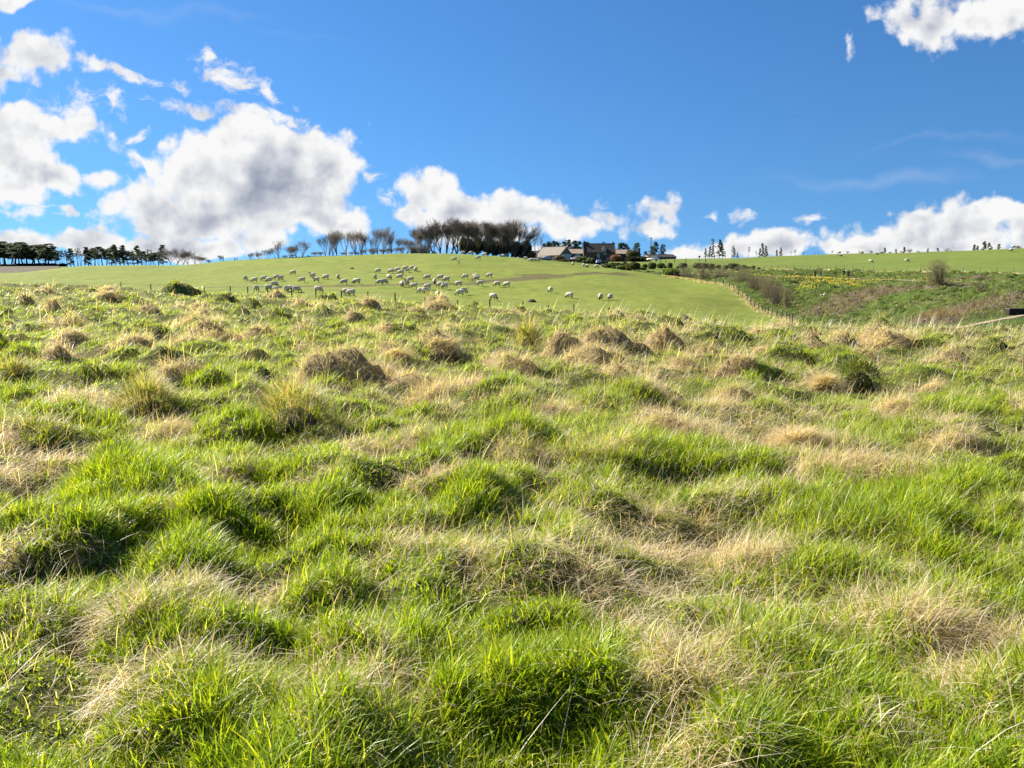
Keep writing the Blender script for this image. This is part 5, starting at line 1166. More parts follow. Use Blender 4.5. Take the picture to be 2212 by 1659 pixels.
# big barn with the glazed gable
d0 = 296.0; gx_ = cx(8, 1130, d0); zb = base_z(gx_, d0) - .1; a = R(-52); W_, L_ = 6.3, 13.5
ax_ = Vector((math.cos(a), math.sin(a), 0)); ay_ = Vector((-math.sin(a), math.cos(a), 0))
org = Vector((gx_, d0, zb)) - ax_ * L_ - ay_ * (W_ / 2)
ba = empty('stone_barn', org, 'long stone barn with a lit tiled roof and a glazed dark gable', 'barn', rz=a)
ev, rd = cz(8, 528, d0) - zb, cz(8, 338, d0) - zb
rf = gabled(ba, L_, W_, ev, rd, M_STONE, M_TILE, .25)
b = MB(); yc = W_ / 2
fr = MB()
for y in (-2.3, -.8, .75, 2.3): fr.box((L_ - .02, yc + y - .07, .05), (L_ + .10, yc + y + .07, ev + .15))
for z in (0.02, 1.55, ev + .1): fr.box((L_ - .01, yc - 2.23, z), (L_ + .085, yc + 2.23, z + .12))
fr = fr.build('glazed_door', M_WHITE, ba)
MB().box((L_ - .03, yc - 2.3, .08), (L_ + .04, yc + 2.3, ev + .12)).build('pane', M_GLAZ, fr)
MB().box((L_ * .55, .9, ev + .75), (L_ * .6, 1.2, ev + .95)).build('skylight', M_GLASS, rf)
# link block between barn and house
d0 = 303.0; x0, x1 = cx(8, 1195, d0), cx(8, 1590, d0); zb = base_z(x0, d0)
lk = empty('link_building', (x0, d0, zb), 'low tiled building between the big barn and the farmhouse', 'building')
ev, rd = cz(8, 492, d0) - zb, cz(8, 382, d0) - zb
gabled(lk, x1 - x0, 6, ev, rd, M_STONED, M_TILEP, .3)
xa, xb = cx(8, 1362, d0) - x0, cx(8, 1480, d0) - x0
window(lk, (xa + xb) / 2, 0, .05, xb - xa, ev - .25, frame=M_WHITE, glass=M_GLAZ, bars=(1, 2))
# left barn and its lean-to shed
d0 = 312.0; x0, x1 = cx(8, 268, d0), cx(8, 640, d0); zb = base_z(x0, d0)
lb_ = empty('stone_barn', (x0, d0, zb), 'smaller stone barn with a grey roof and dormer, left of the long barn', 'barn')
ev, rd = cz(8, 590, d0) - zb, cz(8, 438, d0) - zb
rf = gabled(lb_, x1 - x0, 6.5, ev, rd, M_STONE, M_TILE, .3)
xm = cx(8, 490, d0) - x0
MB().box((xm - .6, .3, ev), (xm + .6, 2.8, ev + 1.1)).prism([(xm - .75, ev + 1.1), (xm + .75, ev + 1.1), (xm, ev + 1.75)], 'y', .1, 3.2).build('dormer', M_STONED, rf)
window(lb_, xm, .29, ev + .2, .8, .8); chimney(rf, xm, 3.25, rd - .2, rd + .5, .35, M_STONE, 0)
d0 = 289.0; x0, x1 = cx(8, 425, d0), cx(8, 705, d0); zb = base_z(x0, d0) - .1; h = cz(8, 600, d0) - zb
sh = empty('cart_shed', (x0, d0, zb), 'low stone cart shed with a black panel as shaded entrance under a single-pitch roof', 'shed')
W_ = x1 - x0; xo = cx(8, 605, d0) - x0
MB().box((0, 0, -1), (xo, 3.4, h)).box((xo, .5, -1), (W_, 3.4, h)).build('wall', M_STONE, sh)
MB().box((xo + .02, .46, 0), (W_ - .15, .497, h - .12)).build('shade_panel', M_DARK, sh)  # solid black panel painting the shade inside the shed
MB().prism([(-.3, h + .02), (3.6, h + .75), (3.6, h + .9), (-.3, h + .17)], 'x', -.2, W_ + .2).build('roof', M_TILE, sh)
MB().box((W_ - .15, .35, -1), (W_, .62, h)).build('post', M_STONE, sh)
d0 = 292.0; xm = cx(8, 1483, d0); zb = base_z(xm, d0)
o = MB().tube([(0, 0, -.5), (0, 0, cz(8, 575, d0) - zb), (0, 0, cz(8, 556, d0) - zb)], [.62, .58, .64], 14).build('stone_pillar', mat('pale_stone', (.46, .41, .34), var=.3, scale=4, bump=.6)); o.location = (xm, d0, zb); o['label'] = 'short round pale stone pillar between the link building and the farmhouse'; o['category'] = 'pillar'
# right outbuilding, gable end with chimney
d0 = 307.0; x0, x1 = cx(9, 452, d0), cx(9, 770, d0); zb = base_z(x0, d0)
ob = empty('outbuilding', (x0, d0, zb), 'outbuilding with a pale tiled roof right of the farmhouse', 'building')
gabled(ob, x1 - x0, 6, cz(9, 500, d0) - zb, cz(9, 396, d0) - zb, M_STONED, M_TILEP, .25)
d0 = 300.0; x0, x1 = cx(9, 925, d0), cx(9, 1090, d0); zb = base_z(x0, d0); ev, rd = cz(9, 500, d0) - zb, cz(9, 410, d0) - zb
ob = empty('outbuilding', (x0, d0, zb), 'small dark outbuilding with a tall chimney behind the dark hedge', 'building')
MB().prism([(0, -1), (x1 - x0, -1), (x1 - x0, ev - .3), (.3, rd), (0, rd)], 'y', 0, 4).build('wall', M_STONED, ob)
r_ = MB().prism([(.1, rd + .04), (x1 - x0 + .2, ev - .32), (x1 - x0 + .2, ev - .14), (.1, rd + .22)], 'y', -.2, 4.2).build('roof', M_SLATE, ob)
xm = cx(9, 1058, d0) - x0; chimney(r_, xm, 1.2, 1.0, cz(9, 372, d0) - zb, .8, M_STONED, 1)
# long low shed on the field
d0 = 372.0; x0, x1 = cx(9, 1290, d0), cx(9, 2020, d0); zb = base_z((x0 + x1) / 2, d0); zb = min(zb, cz(9, 600, d0) - 1.9)
fs = empty('long_shed', (x0, d0, zb), 'long low farm shed with dark roof and tan gable behind the pole', 'shed', rz=R(16))
L_ = (x1 - x0) / math.cos(R(16)); ev, rd = cz(9, 578, d0) - zb, cz(9, 522, d0) - zb
gabled(fs, L_, 7, ev, rd, mat('tan_boarding', (.42, .33, .24), var=.2, scale=2), M_SLATE, .3)
b = MB(); b.box((.3, -.05, -.5), (L_ - .3, .0 - .003, ev - .12)); b.build('side_boarding', M_DARKW, fs)
for i in range(6): xx = 1.4 + i * (L_ - 3.5) / 6; MB().box((xx, -.09, ev - .75), (xx + 1.3, -.053, ev - .25)).build('light_panel', mat('dull_panel', (.28, .27, .25), rough=.5), fs)
MB().box((L_ - 2.0, -.09, ev - 1.1), (L_ - .7, -.053, ev - .15)).build('door', mat('blue_door', (.10, .12, .26), rough=.5), fs)
# cottage on the crest in the grove, pale gable, small hut
d0 = 262.0; x0, x1 = cx(7, 150, d0), cx(7, 430, d0); zb = base_z(x0, d0) - .5
co = empty('cottage', (x0, d0, zb), 'grey cottage roof with a broad chimney just over the crest under the grove', 'house')
rd = cz(7, 618, d0) - zb; rf = gabled(co, x1 - x0, 5, rd - 2.0, rd, M_STONE, M_SLATE, .25, .25)
chimney(rf, .35, 2.5, rd - 1.5, rd + .05, 1.1, M_STONE, 0)
xm = cx(7, 345, d0) - x0; MB().prism([(xm - 1.0, 0), (xm + 1.0, 0), (xm + 1.0, rd - 1.1), (xm, rd + .18), (xm - 1.0, rd - 1.1)], 'y', -.5, 2.4).build('porch', M_STONE, co)
x0, x1 = cx(7, 485, d0), cx(7, 565, d0)
hu = empty('small_shed', (x0, d0, base_z(x0, d0) - .3), 'small pale gabled shed on the crest right of the cottage', 'shed')
zt = cz(7, 652, d0) - base_z(x0, d0) + .3; MB().prism([(0, -.5), (x1 - x0, -.5), (x1 - x0, zt - .75), ((x1 - x0) / 2, zt), (0, zt - .75)], 'y', 0, 2.4).build('wall', mat('pale_boards', (.42, .41, .38), var=.3, scale=3), hu)
b = MB(); xm = (x1 - x0) / 2
b.prism([(-.15, zt - .9), (xm, zt + .03), (xm, zt + .13), (-.15, zt - .8)], 'y', -.15, 2.6); b.prism([(x1 - x0 + .15, zt - .9), (xm, zt + .03), (xm, zt + .13), (x1 - x0 + .15, zt - .8)], 'y', -.15, 2.6); b.build('roof', M_SLATE, hu)
MB().box((xm - .3, -.04, 0), (xm + .3, -.003, 1.2)).build('door', M_DARKW, hu)
d0 = 262.0; x0, x1 = cx(7, 1662, d0), cx(7, 1738, d0); z0_ = base_z(x0, d0) - .2; zt = cz(7, 682, d0) - z0_
hu = empty('small_hut', (x0, d0, z0_), 'little pale hut among the trunks at the right end of the grove', 'hut')
MB().prism([(0, -.5), (x1 - x0, -.5), (x1 - x0, zt - .5), (.5, zt - .05), (0, zt - .5)], 'y', 0, 1.8).build('wall', MATS['pale_boards'], hu); MB().prism([(-.1, zt - .55), (.5, zt), (x1 - x0 + .1, zt - .5), (x1 - x0 + .1, zt - .4), (.5, zt + .1), (-.1, zt - .45)], 'y', -.1, 1.95).build('roof', M_SLATE, hu)
# garden wall
b = MB(); d0 = 284.0
for i in range(26):
    t0, t1 = i / 26, (i + 1) / 26; xa, xb = cx(9, 300 + 1075 * t0, d0), cx(9, 300 + 1075 * t1, d0); za = min(base_z(xa, d0), base_z(xb, d0)) - .4; top = cz(9, 722 - 30 * t0, d0) + random.uniform(-.03, .03)
    b.box((xa, d0, za), (xb, d0 + .5, top)); b.box((xa, d0 - .06, top), (xb, d0 + .56, top + .12))
b.build('garden_wall', M_STONE, label='grey stone garden wall below the dark hedge and outbuildings', category='wall')
# pole with its cable
d0 = 296.0; px, pt = crop(4, 1768, 108); p = gat(px, d0); h = tall(px, pt, d0, p.z)
po = empty('utility_pole', p, 'tall wooden utility pole standing right of the farm buildings', 'pole')
MB().tube([(0, 0, -.5), (.05, 0, h)], [.17, .13], 8).build('pole', M_POST, po)
MB().box((-.7, -.05, h - .55), (.7, .05, h - .42)).build('crossarm', M_POST, po)
c0 = Vector((-.3, 0, h - .4)); c1 = Vector((cx(8, 2240) - p.x, 8, cz(8, 250) - p.z + .3)); pts = [c0.lerp(c1, i / 14) - Vector((0, 0, 1.1 * math.sin(math.pi * i / 14))) for i in range(15)]
MB().tube(pts, .02, 4).build('cable', M_LEAD, po)
# cars
M_TYRE = mat('tyre_rubber', (.02, .02, .02)); M_RIM = mat('alloy_rim', (.5, .5, .52), rough=.35, spec=.6); M_LAMP = mat('headlight_glass', (.8, .8, .78), rough=.1, spec=.8)
def car(loc, rz, paint, label):
    o = empty('parked_car', loc, label, 'car', 'cars parked at the farm', rz=rz)
    pr = [(-2.1, .35), (2.1, .35), (2.15, .62), (2.0, .86), (1.15, .98), (.55, 1.42), (-1.25, 1.46), (-1.95, 1.0), (-2.15, .9)]
    bm = bmesh.new(); bm.from_mesh(MB().prism(pr, 'y', -.86, .86).mesh('body', paint)); bmesh.ops.bevel(bm, geom=bm.edges[:], offset=.07, segments=2, affect='EDGES'); me = bpy.data.meshes.new('body'); bm.to_mesh(me); bm.free(); me.materials.append(paint); me.shade_smooth()
    bd = link('body', me, o)
    for s in (-1, 1):
        MB().prism([(1.0, .99), (.55, 1.36), (-1.15, 1.39), (-1.7, 1.02)], 'y', s * .862, s * .875).build('side_window', M_GLASS, o)
        MB().box((2.03, s * .55 - .17, .66), (2.16, s * .55 + .17, .80)).build('headlight', M_LAMP, o)
        for x in (-1.3, 1.35):
            w_ = MB().tube([(x, s * .72, .33), (x, s * .90, .33)], .33, 16).build('wheel', M_TYRE, o); MB().tube([(x, s * .895, .33), (x, s * .915, .33)], .20, 12).build('rim', M_RIM, w_)
    MB().add([(1.13, -.72, 1.01), (1.13, .72, 1.01), (.62, .62, 1.41), (.62, -.62, 1.41)], [(0, 1, 2, 3)]).build('windscreen', M_GLASS, o)
    MB().add([(-1.98, -.70, 1.02), (-1.98, .70, 1.02), (-1.36, .62, 1.44), (-1.36, -.62, 1.44)], [(0, 3, 2, 1)]).build('rear_window', M_GLASS, o); return o
def paint(n, c): return mat(n, c, rough=.3, spec=.6)
def carpos(c, x, d, dz=0): X = cx(c, x, d); return (X, d, base_z(X, d) + dz)
car(carpos(8, 655, 277), R(200), paint('silver_paint', (.62, .63, .65)), 'pale silver car half hidden by the slope below the cart shed')
car(carpos(8, 1390, 270, .35), R(170), paint('grey_paint', (.55, .56, .57)), 'pale grey car in front of the glazed link building')
car(carpos(8, 1945, 249, .1), R(-95), paint('blue_paint', (.06, .11, .20)), 'blue car seen end on in a gap in the hedge below the farmhouse')
car(carpos(9, 1392, 274, .3), R(160), paint('white_paint_car', (.78, .78, .76)), 'white car at the foot of the utility pole')
for c, x, lb in ((8, 1845, 'left one of two pale gateposts beside the blue car'), (8, 2042, 'right one of two pale gateposts beside the blue car')):
    X = cx(c, x, 246); o = MB().box((-.22, -.2, -.5), (.22, .2, cz(8, 758, 246) - base_z(X, 246))).box((-.27, -.25, cz(8, 758, 246) - base_z(X, 246)), (.27, .25, cz(8, 748, 246) - base_z(X, 246))).build('gatepost', MATS['pale_stone']); o.location = (X, 246, base_z(X, 246)); o['label'] = lb; o['category'] = 'gatepost'
# round sign on the lane
px, pt = crop(5, 447, 316); p = gat(px, 262); h = tall(px, pt, 262, p.z)
sg = empty('round_sign', p, 'round road sign seen from its dark back, on a thin pole beside the lane', 'sign')
MB().tube([(0, 0, -.3), (0, 0, h)], .05, 6).build('pole', M_LEAD, sg); MB().tube([(0, -.02, h - .3), (0, .02, h - .3)], .36, 18).build('sign_plate', M_LEAD, sg)

# ------------------------------------------------------------------ garden bushes and hedges
K9 = .1582 / 3.9375
for x, b_, w_, h_, d, pal, tr, lb in ((385, 835, 170, 95, 240, HEDGE, 0, 'rounded clipped bush just right of the blue car'), (520, 845, 110, 115, 243, PURP, 30, 'purplish clipped bush on a stem, second right of the blue car'), (600, 860, 120, 95, 238, HEDGE, 0, 'low green clipped bush between two purplish ones'),
        (690, 850, 130, 120, 241, PURP, 0, 'dark purplish clipped bush behind a green one'), (765, 845, 150, 105, 236, HEDGE, 0, 'flat-topped green clipped bush left of the olive tree'), (990, 800, 90, 50, 246, HEDGE, 0, 'small round bush peeping over the olive tree'), (1190, 905, 130, 150, 236, YEW + HEDGE, 45, 'clipped ball on a short stem right of the olive tree'),
        (1370, 880, 215, 160, 235, HEDGE, 0, 'largest block-shaped clipped bush, right of the stemmed ball'), (1592, 860, 190, 125, 235, HEDGE, 0, 'clipped bush with a domed top right of the largest block'), (1690, 860, 90, 60, 230, YEW, 0, 'small low bush in front of the domed one'), (1815, 870, 135, 150, 235, HEDGE, 0, 'tall squarish clipped bush right of the domed one'),
        (2010, 865, 70, 55, 238, HEDGE, 0, 'tiny round bush left of the brownish clipped block'), (2140, 865, 190, 135, 235, BROWN + HEDGE, 0, 'brownish clipped block above the lime green shrub'),
        (300, 920, 320, 105, 226, HEDGE, 0, 'wide low green hedge at the pasture edge below the blue car'), (430, 940, 160, 55, 222, HEDGE, 0, 'small low hedge stub at the pasture edge'), (620, 965, 270, 105, 218, HEDGE + LIME, 0, 'wide low bright hedge at the pasture edge'), (800, 985, 190, 105, 216, YEW, 0, 'low olive hedge left of the olive tree trunk'),
        (1850, 1050, 420, 175, 205, LIME, 0, 'lime green shrub beside the boundary fence'), (1100, 930, 260, 60, 226, YEW, 0, 'low dull hedge behind the olive tree')):
    px, pb = crop(9, x, b_); bush('clipped_bush', px, pb - tr * K9, w_ * K9, (h_ - tr) * K9, d, lb, pal, 'bush', 'bushes and hedges of the farm garden', n=850)
px, pb = crop(9, 930, 985); bush('olive_tree', px, pb - 3.2, 290 * K9, 195 * K9, 215, 'broad olive-grey tree with a short pale trunk at the pasture edge', OLIVE, 'tree', n=1700, power=2.1)
for c, x, b_, w_, h_, d, pal, lb, pw in ((9, 985, 690, 510, 105, 290, DARK, 'long blackish hedge with a flat top in front of the tall chimney', 5), (9, 465, 715, 300, 180, 287, RUST, 'rust-brown bush in front of the farmhouse right corner', 2.2), (9, 865, 610, 290, 205, 296, YEW + OLIVE, 'yellow-green tree in front of the right outbuilding', 2.1),
        (8, 1510, 805, 290, 145, 262, HEDGE, 'big dark green rounded bush at the pasture edge below the link building', 2.4), (8, 1580, 800, 130, 90, 250, HEDGE, 'small round bush in front of the big dark green one', 2.2), (8, 1690, 830, 190, 110, 250, HEDGE, 'clipped hedge beside the two sheep below the farmhouse', 3), (8, 1715, 700, 190, 90, 285, OLIVE, 'pale olive bush below the left end of the farmhouse', 2.2),
        (8, 1790, 850, 110, 150, 250, PURP + HEDGE, 'dark brown-green hedge block left of the blue car', 3.4), (8, 1950, 745, 420, 55, 252, DARK + HEDGE, 'dark hedge top running behind the blue car', 4), (8, 1270, 745, 190, 65, 266, PURP, 'dark purple low bush below the glazed gable', 2.3), (8, 950, 745, 290, 130, 272, BROWN, 'brown twiggy bush below the glazed gable', 2.1),
        (8, 270, 650, 230, 190, 262, RUST, 'rust-red bush at the left end of the barns', 2.1), (8, 90, 640, 250, 120, 266, BROWN, 'dark brown scrub between the grove and the barns', 2.2), (8, 1070, 765, 260, 60, 258, YEW, 'low olive scrub at the field edge below the barn', 2.4),
        (5, 430, 462, 110, 62, 215, BROWN + YEW, 'brown-topped clipped hedge right of the lime shrub', 3), (5, 505, 468, 110, 66, 214, BROWN + HEDGE, 'second brown-topped hedge block above the gully', 3), (5, 590, 478, 90, 70, 213, YEW + HEDGE, 'green-brown hedge block in the middle of the gully hedges', 3), (5, 672, 468, 62, 48, 212, HEDGE, 'dark rounded clipped bush in the gully hedge row', 2.6),
        (5, 758, 478, 64, 56, 211, HEDGE + BROWN, 'brownish clipped bush left of the wide gully hedge', 2.8), (5, 845, 470, 130, 64, 213, HEDGE, 'wide dark clipped hedge with a sloping top above the gully', 3), (5, 886, 498, 56, 56, 206, HEDGE, 'green clipped bush in front of the wide gully hedge', 2.8), (5, 958, 478, 84, 56, 208, HEDGE, 'clipped bush on short stems right of the wide gully hedge', 2.8),
        (5, 1030, 470, 48, 28, 207, HEDGE, 'low clipped bush second from the right end of the row', 2.6), (5, 1078, 495, 40, 48, 204, HEDGE + BROWN, 'small upright clipped bush near the right end of the row', 2.6), (5, 1142, 492, 38, 24, 202, HEDGE, 'last small clipped bush at the right end of the row', 2.4), (5, 200, 460, 26, 24, 228, HEDGE, 'tiny clipped bush between two blocks above the lime shrub', 2.4), (5, 262, 462, 90, 62, 226, BROWN + HEDGE, 'brown-green clipped block above the bare brown shrubs', 3)):
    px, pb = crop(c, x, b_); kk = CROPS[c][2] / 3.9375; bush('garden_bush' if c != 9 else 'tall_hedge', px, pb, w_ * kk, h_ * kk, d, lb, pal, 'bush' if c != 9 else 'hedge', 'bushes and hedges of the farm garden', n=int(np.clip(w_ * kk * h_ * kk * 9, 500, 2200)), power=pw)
# bare bushes in and above the gully: fans of stems
def bare_bush(px, py_base, w_px, h_px, d, label, twig, seed, n=70, name='bare_bush'):
    r_ = random.Random(seed); base = gat(px, d); f = d / 768; S = []; foot = EYE + d * slope(py_base) - base.z; H_ = h_px * f; W_ = w_px * f / 2
    for i in range(n):
        x = r_.gauss(0, .35) * W_; y = r_.gauss(0, .35) * W_; p = Vector((x, y, min(foot, 0) - .1)); e_ = Vector((x * 1.9 + r_.gauss(0, .25) * W_, y * 1.9 + r_.gauss(0, .25) * W_, max(foot, 0) + H_ * (1 - .45 * (abs(x) / W_) ** 2) * r_.uniform(.7, 1.05)))
        q = p; m_ = 4; r0 = .02 + .012 * r_.random()
        for k_ in range(m_):
            t = (k_ + 1) / m_; z = p.lerp(e_, t) + Vector((r_.gauss(0, .10), r_.gauss(0, .10), 0)) * H_ * .35 * math.sin(math.pi * t); S.append((q, z, r0 * (1 - k_ / m_ * .6), r0 * (1 - t * .6)))
            for j in range(3): td = Vector((r_.gauss(0, .5), r_.gauss(0, .5), r_.uniform(.3, 1))).normalized(); l = H_ * r_.uniform(.10, .28); S.append((z, z + td * l, .012, .006))
            q = z
    A = [np.array([s[i] for s in S]) for i in range(4)]; v, q_ = tubes_np(*A, ns=3); n2 = n * 4
    o = empty(name, base, label, 'bush', 'bare bushes along the gully'); link('stems', quads_mesh('stems', v[:n2 * 6 * 4], q_, [twig]) if False else quads_mesh('stems', v, q_, [twig]), o); return o
M_TWB = mat('brown_twigs', (.165, .125, .085), var=.3, scale=2); M_TWY = mat('olive_twigs', (.23, .20, .10), var=.3, scale=2)
k5 = CROPS[5][2] / 3.9375
for x, b_, w_, h_, d, m_, n, lb in ((310, 555, 210, 105, 200, M_TWB, 90, 'bare brown shrub mass left of the gully beside the fence'), (505, 600, 150, 150, 190, M_TWB, 90, 'bare dark shrub with a visible stem in front of the hedges'), (690, 590, 240, 130, 188, M_TWB, 110, 'wide bare brown shrub in front of the wide gully hedge'), (940, 640, 230, 160, 172, M_TWY, 120, 'olive-tinged willow bush at the head of the gully'),
        (1120, 720, 200, 150, 158, M_TWB, 110, 'bare brown thicket hanging over the gully fence'), (1270, 800, 220, 230, 148, M_TWY, 120, 'tall thin willow growth in the middle of the gully'), (1360, 880, 170, 220, 138, M_TWB, 90, 'dark bare stems deep in the gully'), (1480, 910, 120, 200, 132, M_TWY, 60, 'sparse upright willow stems at the right side of the gully')):
    px, pb = crop(5, x, b_); bare_bush(px, pb, w_ * k5, h_ * k5, d, lb, m_, int(x), n)
px, pb = crop(6, 1195, 690); bare_bush(px, pb, 190 * k5, 275 * k5, hit(px, pb, 80), 'upright leafless bush standing alone on the bank at the right', M_TWY, 77, 110)
px, pb = crop(6, 1715, 780); bare_bush(px, pb, 90 * k5, 140 * k5, hit(px, pb, 80), 'thin greyish sapling on the far right bank below the path', M_TWB, 78, 26)

# ------------------------------------------------------------------ beam beside the lower path
px, pb = crop(6, 2030, 1032); d0 = hit(px, pb, 45, 100); u = ray(px, pb)[0]; X = u * d0
bmz = H0(X, d0); hgt = (pb - crop(6, 0, 945)[1]) * d0 / 768
bm_ = empty('timber_bench', (X, d0, float(bmz) - .03), 'dark brown heavy timber box beside the lower path at the right edge', 'bench')
MB().box((.12, 0, .06), (3.9, .5, hgt - .07)).build('body', M_DARKW, bm_)
MB().box((0, -.06, hgt - .07), (4.0, .56, hgt)).build('top', mat('lighter_timber', (.13, .10, .07), var=.3, scale=6), bm_)  # top board in a lighter brown than the body
for x in (0.0, 3.85): MB().box((x, -.03, -.1), (x + .15, .53, hgt - .07)).build('leg', M_DARKW, bm_)

# ------------------------------------------------------------------ people
M_SKIN = mat('skin', (.50, .32, .23), rough=.6)
def person(loc, rz, h, label, coat, legs, hair, arms, lean=0.0, long_coat=False, cap=None, stride=.1):
    k_ = h / 1.75
    def S(p): return (p[0] * k_, p[1] * k_, p[2] * k_)
    ly = lambda z: lean * max(z - .9, 0)
    J = {'pelvis': ((0, 0, .95), .12), 'waist': ((0, ly(1.12), 1.12), .115), 'chest': ((0, ly(1.34), 1.34), .125), 'neck': ((0, ly(1.5), 1.5), .05), 'chin': ((0, ly(1.58) + .02, 1.57), .062), 'head': ((0, ly(1.66), 1.66), .088), 'crown': ((0, ly(1.72) - .01, 1.725), .06), 'nose': ((0, ly(1.62) + .105, 1.625), .014)}
    E = [('pelvis', 'waist'), ('waist', 'chest'), ('chest', 'neck'), ('neck', 'chin'), ('chin', 'head'), ('head', 'crown'), ('head', 'nose')]
    for s, n in ((-1, 'l'), (1, 'r')):
        J['ear' + n] = ((s * .085, ly(1.64), 1.64), .018); E.append(('head', 'ear' + n))
        J['hip' + n] = ((s * .10, 0, .88), .085); J['knee' + n] = ((s * .12, .02 + s * stride * .3, .49), .058); J['ank' + n] = ((s * .13, s * stride * .5, .09), .042); J['toe' + n] = ((s * .14, s * stride * .5 + .16, .03), .035)
        E += [('pelvis', 'hip' + n), ('hip' + n, 'knee' + n), ('knee' + n, 'ank' + n), ('ank' + n, 'toe' + n)]
        el, wr = arms; e_ = (s * el[0], el[1] + ly(1.2), el[2]); w_ = (s * wr[0], wr[1] + ly(1.1), wr[2])
        J['sho' + n] = ((s * .19, ly(1.42), 1.42), .055); J['elb' + n] = (e_, .042); J['wri' + n] = (w_, .03); dv = Vector(w_) - Vector(e_); dv.normalize(); pm = Vector(w_) + dv * .07; J['palm' + n] = (tuple(pm), (.035, .02))
        E += [('chest', 'sho' + n), ('sho' + n, 'elb' + n), ('elb' + n, 'wri' + n), ('wri' + n, 'palm' + n)]
        sd = Vector((0, 1, 0)) if abs(dv.y) < .7 else Vector((1, 0, 0))
        for i in range(4):
            o_ = sd * (.026 * (1.5 - i) / 1.5); b0 = pm + dv * .035 + o_; L = (.068, .078, .072, .055)[i]; cu = Vector((-s * .02, 0, 0))
            J['f%s%d' % (n, i)] = (tuple(b0), .0095); J['g%s%d' % (n, i)] = (tuple(b0 + dv * L * .6 + cu * .4), .0085); J['h%s%d' % (n, i)] = (tuple(b0 + dv * L + cu), .0075)
            E += [('palm' + n, 'f%s%d' % (n, i)), ('f%s%d' % (n, i), 'g%s%d' % (n, i)), ('g%s%d' % (n, i), 'h%s%d' % (n, i))]
        t0 = Vector(w_) + dv * .045 + sd * .032; J['t' + n] = (tuple(t0), .011); J['u' + n] = (tuple(t0 + dv * .05 + sd * .022), .009); E += [('palm' + n, 't' + n), ('t' + n, 'u' + n)]
    J = {a: (S(p), tuple(q * k_ for q in r_) if isinstance(r_, tuple) else r_ * k_) for a, (p, r_) in J.items()}
    o = link('person', skin('person', J, E, M_SKIN), loc=loc, label=label, category='person', group='walkers on the footpath'); o.rotation_euler[2] = rz
    def garment(nm, ks, es, grow_, m_):
        JJ = {a: (J[a][0], (J[a][1] if not isinstance(J[a][1], tuple) else J[a][1][0]) * 1.06 + grow_) for a in ks}
        return link(nm, skin(nm, JJ, es, m_), o)
    up = ['pelvis', 'waist', 'chest', 'shol', 'elbl', 'wril', 'shor', 'elbr', 'wrir']; ue = [('pelvis', 'waist'), ('waist', 'chest')] + [e for e in E if e[0] in ('chest', 'shol', 'shor', 'elbl', 'elbr') and e[1] in up]
    garment('jacket', up, ue, .022, coat)
    lg = ['pelvis', 'hipl', 'kneel', 'ankl', 'hipr', 'kneer', 'ankr']; garment('trousers', lg, [e for e in E if e[0] in lg and e[1] in lg], .02, legs)
    if long_coat:
        b = MB(); n = 16; pr = [(1.12, .17), (.95, .19), (.7, .22), (.45, .25), (.32, .26)]; vs = [(r_ * math.cos(6.2832 * i / n) * k_, r_ * .8 * math.sin(6.2832 * i / n) * k_, z * k_) for z, r_ in pr for i in range(n)]
        b.add(vs, [(j * n + i, j * n + (i + 1) % n, (j + 1) * n + (i + 1) % n, (j + 1) * n + i) for j in range(len(pr) - 1) for i in range(n)]); b.build('coat_skirt', coat, o, flat=False)
    for s in (-1, 1): n = 'l' if s < 0 else 'r'; a = Vector(J['ank' + n][0]); MB().loft([((0, 0, 0), .03, .04), ((.04, 0, 0), .05, .055), ((.18, 0, -.02), .05, .04), ((.27, 0, -.03), .03, .025)], 8).build('shoe', M_DARK, o).matrix_local = Matrix.Translation(a + Vector((0, -.06, -.04))) @ Matrix.Rotation(math.pi / 2, 4, 'Z')
    b = MB(); n = 14; vs = []; hc = Vector(J['head'][0]); pr = [(.10, .02), (.085, .07), (.05, .10), (.0, .112), (-.06, .108), (-.11, .08)]
    for z, r_ in pr:
        for i in range(n): t = 6.2832 * i / n; ff = .82 if math.sin(t) > .3 and z < .03 else 1; vs.append(hc + Vector((math.cos(t) * r_ * ff, (math.sin(t) * r_ * ff - .012), z + .035)) * k_)
    b.add(vs, [(j * n + i, j * n + (i + 1) % n, (j + 1) * n + (i + 1) % n, (j + 1) * n + i) for j in range(len(pr) - 1) for i in range(n)] + [tuple(range(n))]); b.build('cap' if cap else 'hair', cap or hair, o, flat=False)
    return o
M_BLK = mat('black_cloth', (.012, .012, .014)); M_NAVY = mat('navy_cloth', (.016, .02, .045)); M_BEIGE = mat('grey_beige_cloth', (.20, .17, .135), var=.2, scale=6); M_HAIR = mat('dark_hair', (.03, .02, .015)); M_GREYC = mat('grey_cap', (.13, .13, .14))
def pp(x, y): return (3150 + x * 250 / 2212) / 3.9375, (1020 + y * 250 / 2212) / 3.9375
PPL = [(520, 652, 1.72, R(15), M_BLK, M_BLK, None, ((.27, .12, 1.18), (.10, .26, 1.38)), .0, False, .16, 'walker all in black standing with legs apart, left of the one in a long coat'),
       (708, 668, 1.80, R(-150), M_BEIGE, M_BEIGE, None, ((.24, .02, 1.14), (.22, .10, .92)), .02, True, .05, 'dark-haired walker in a long grey-beige coat'),
       (1525, 630, 1.66, R(10), M_NAVY, M_BLK, M_GREYC, ((.29, -.03, 1.16), (.20, .12, .98)), .05, False, .12, 'walker in a dark padded jacket and grey cap, left of the right pair'),
       (1682, 678, 1.82, R(-20), M_NAVY, M_NAVY, None, ((.26, -.02, 1.16), (.22, .12, .96)), .03, False, .14, 'taller walker in navy, rightmost on the footpath')]
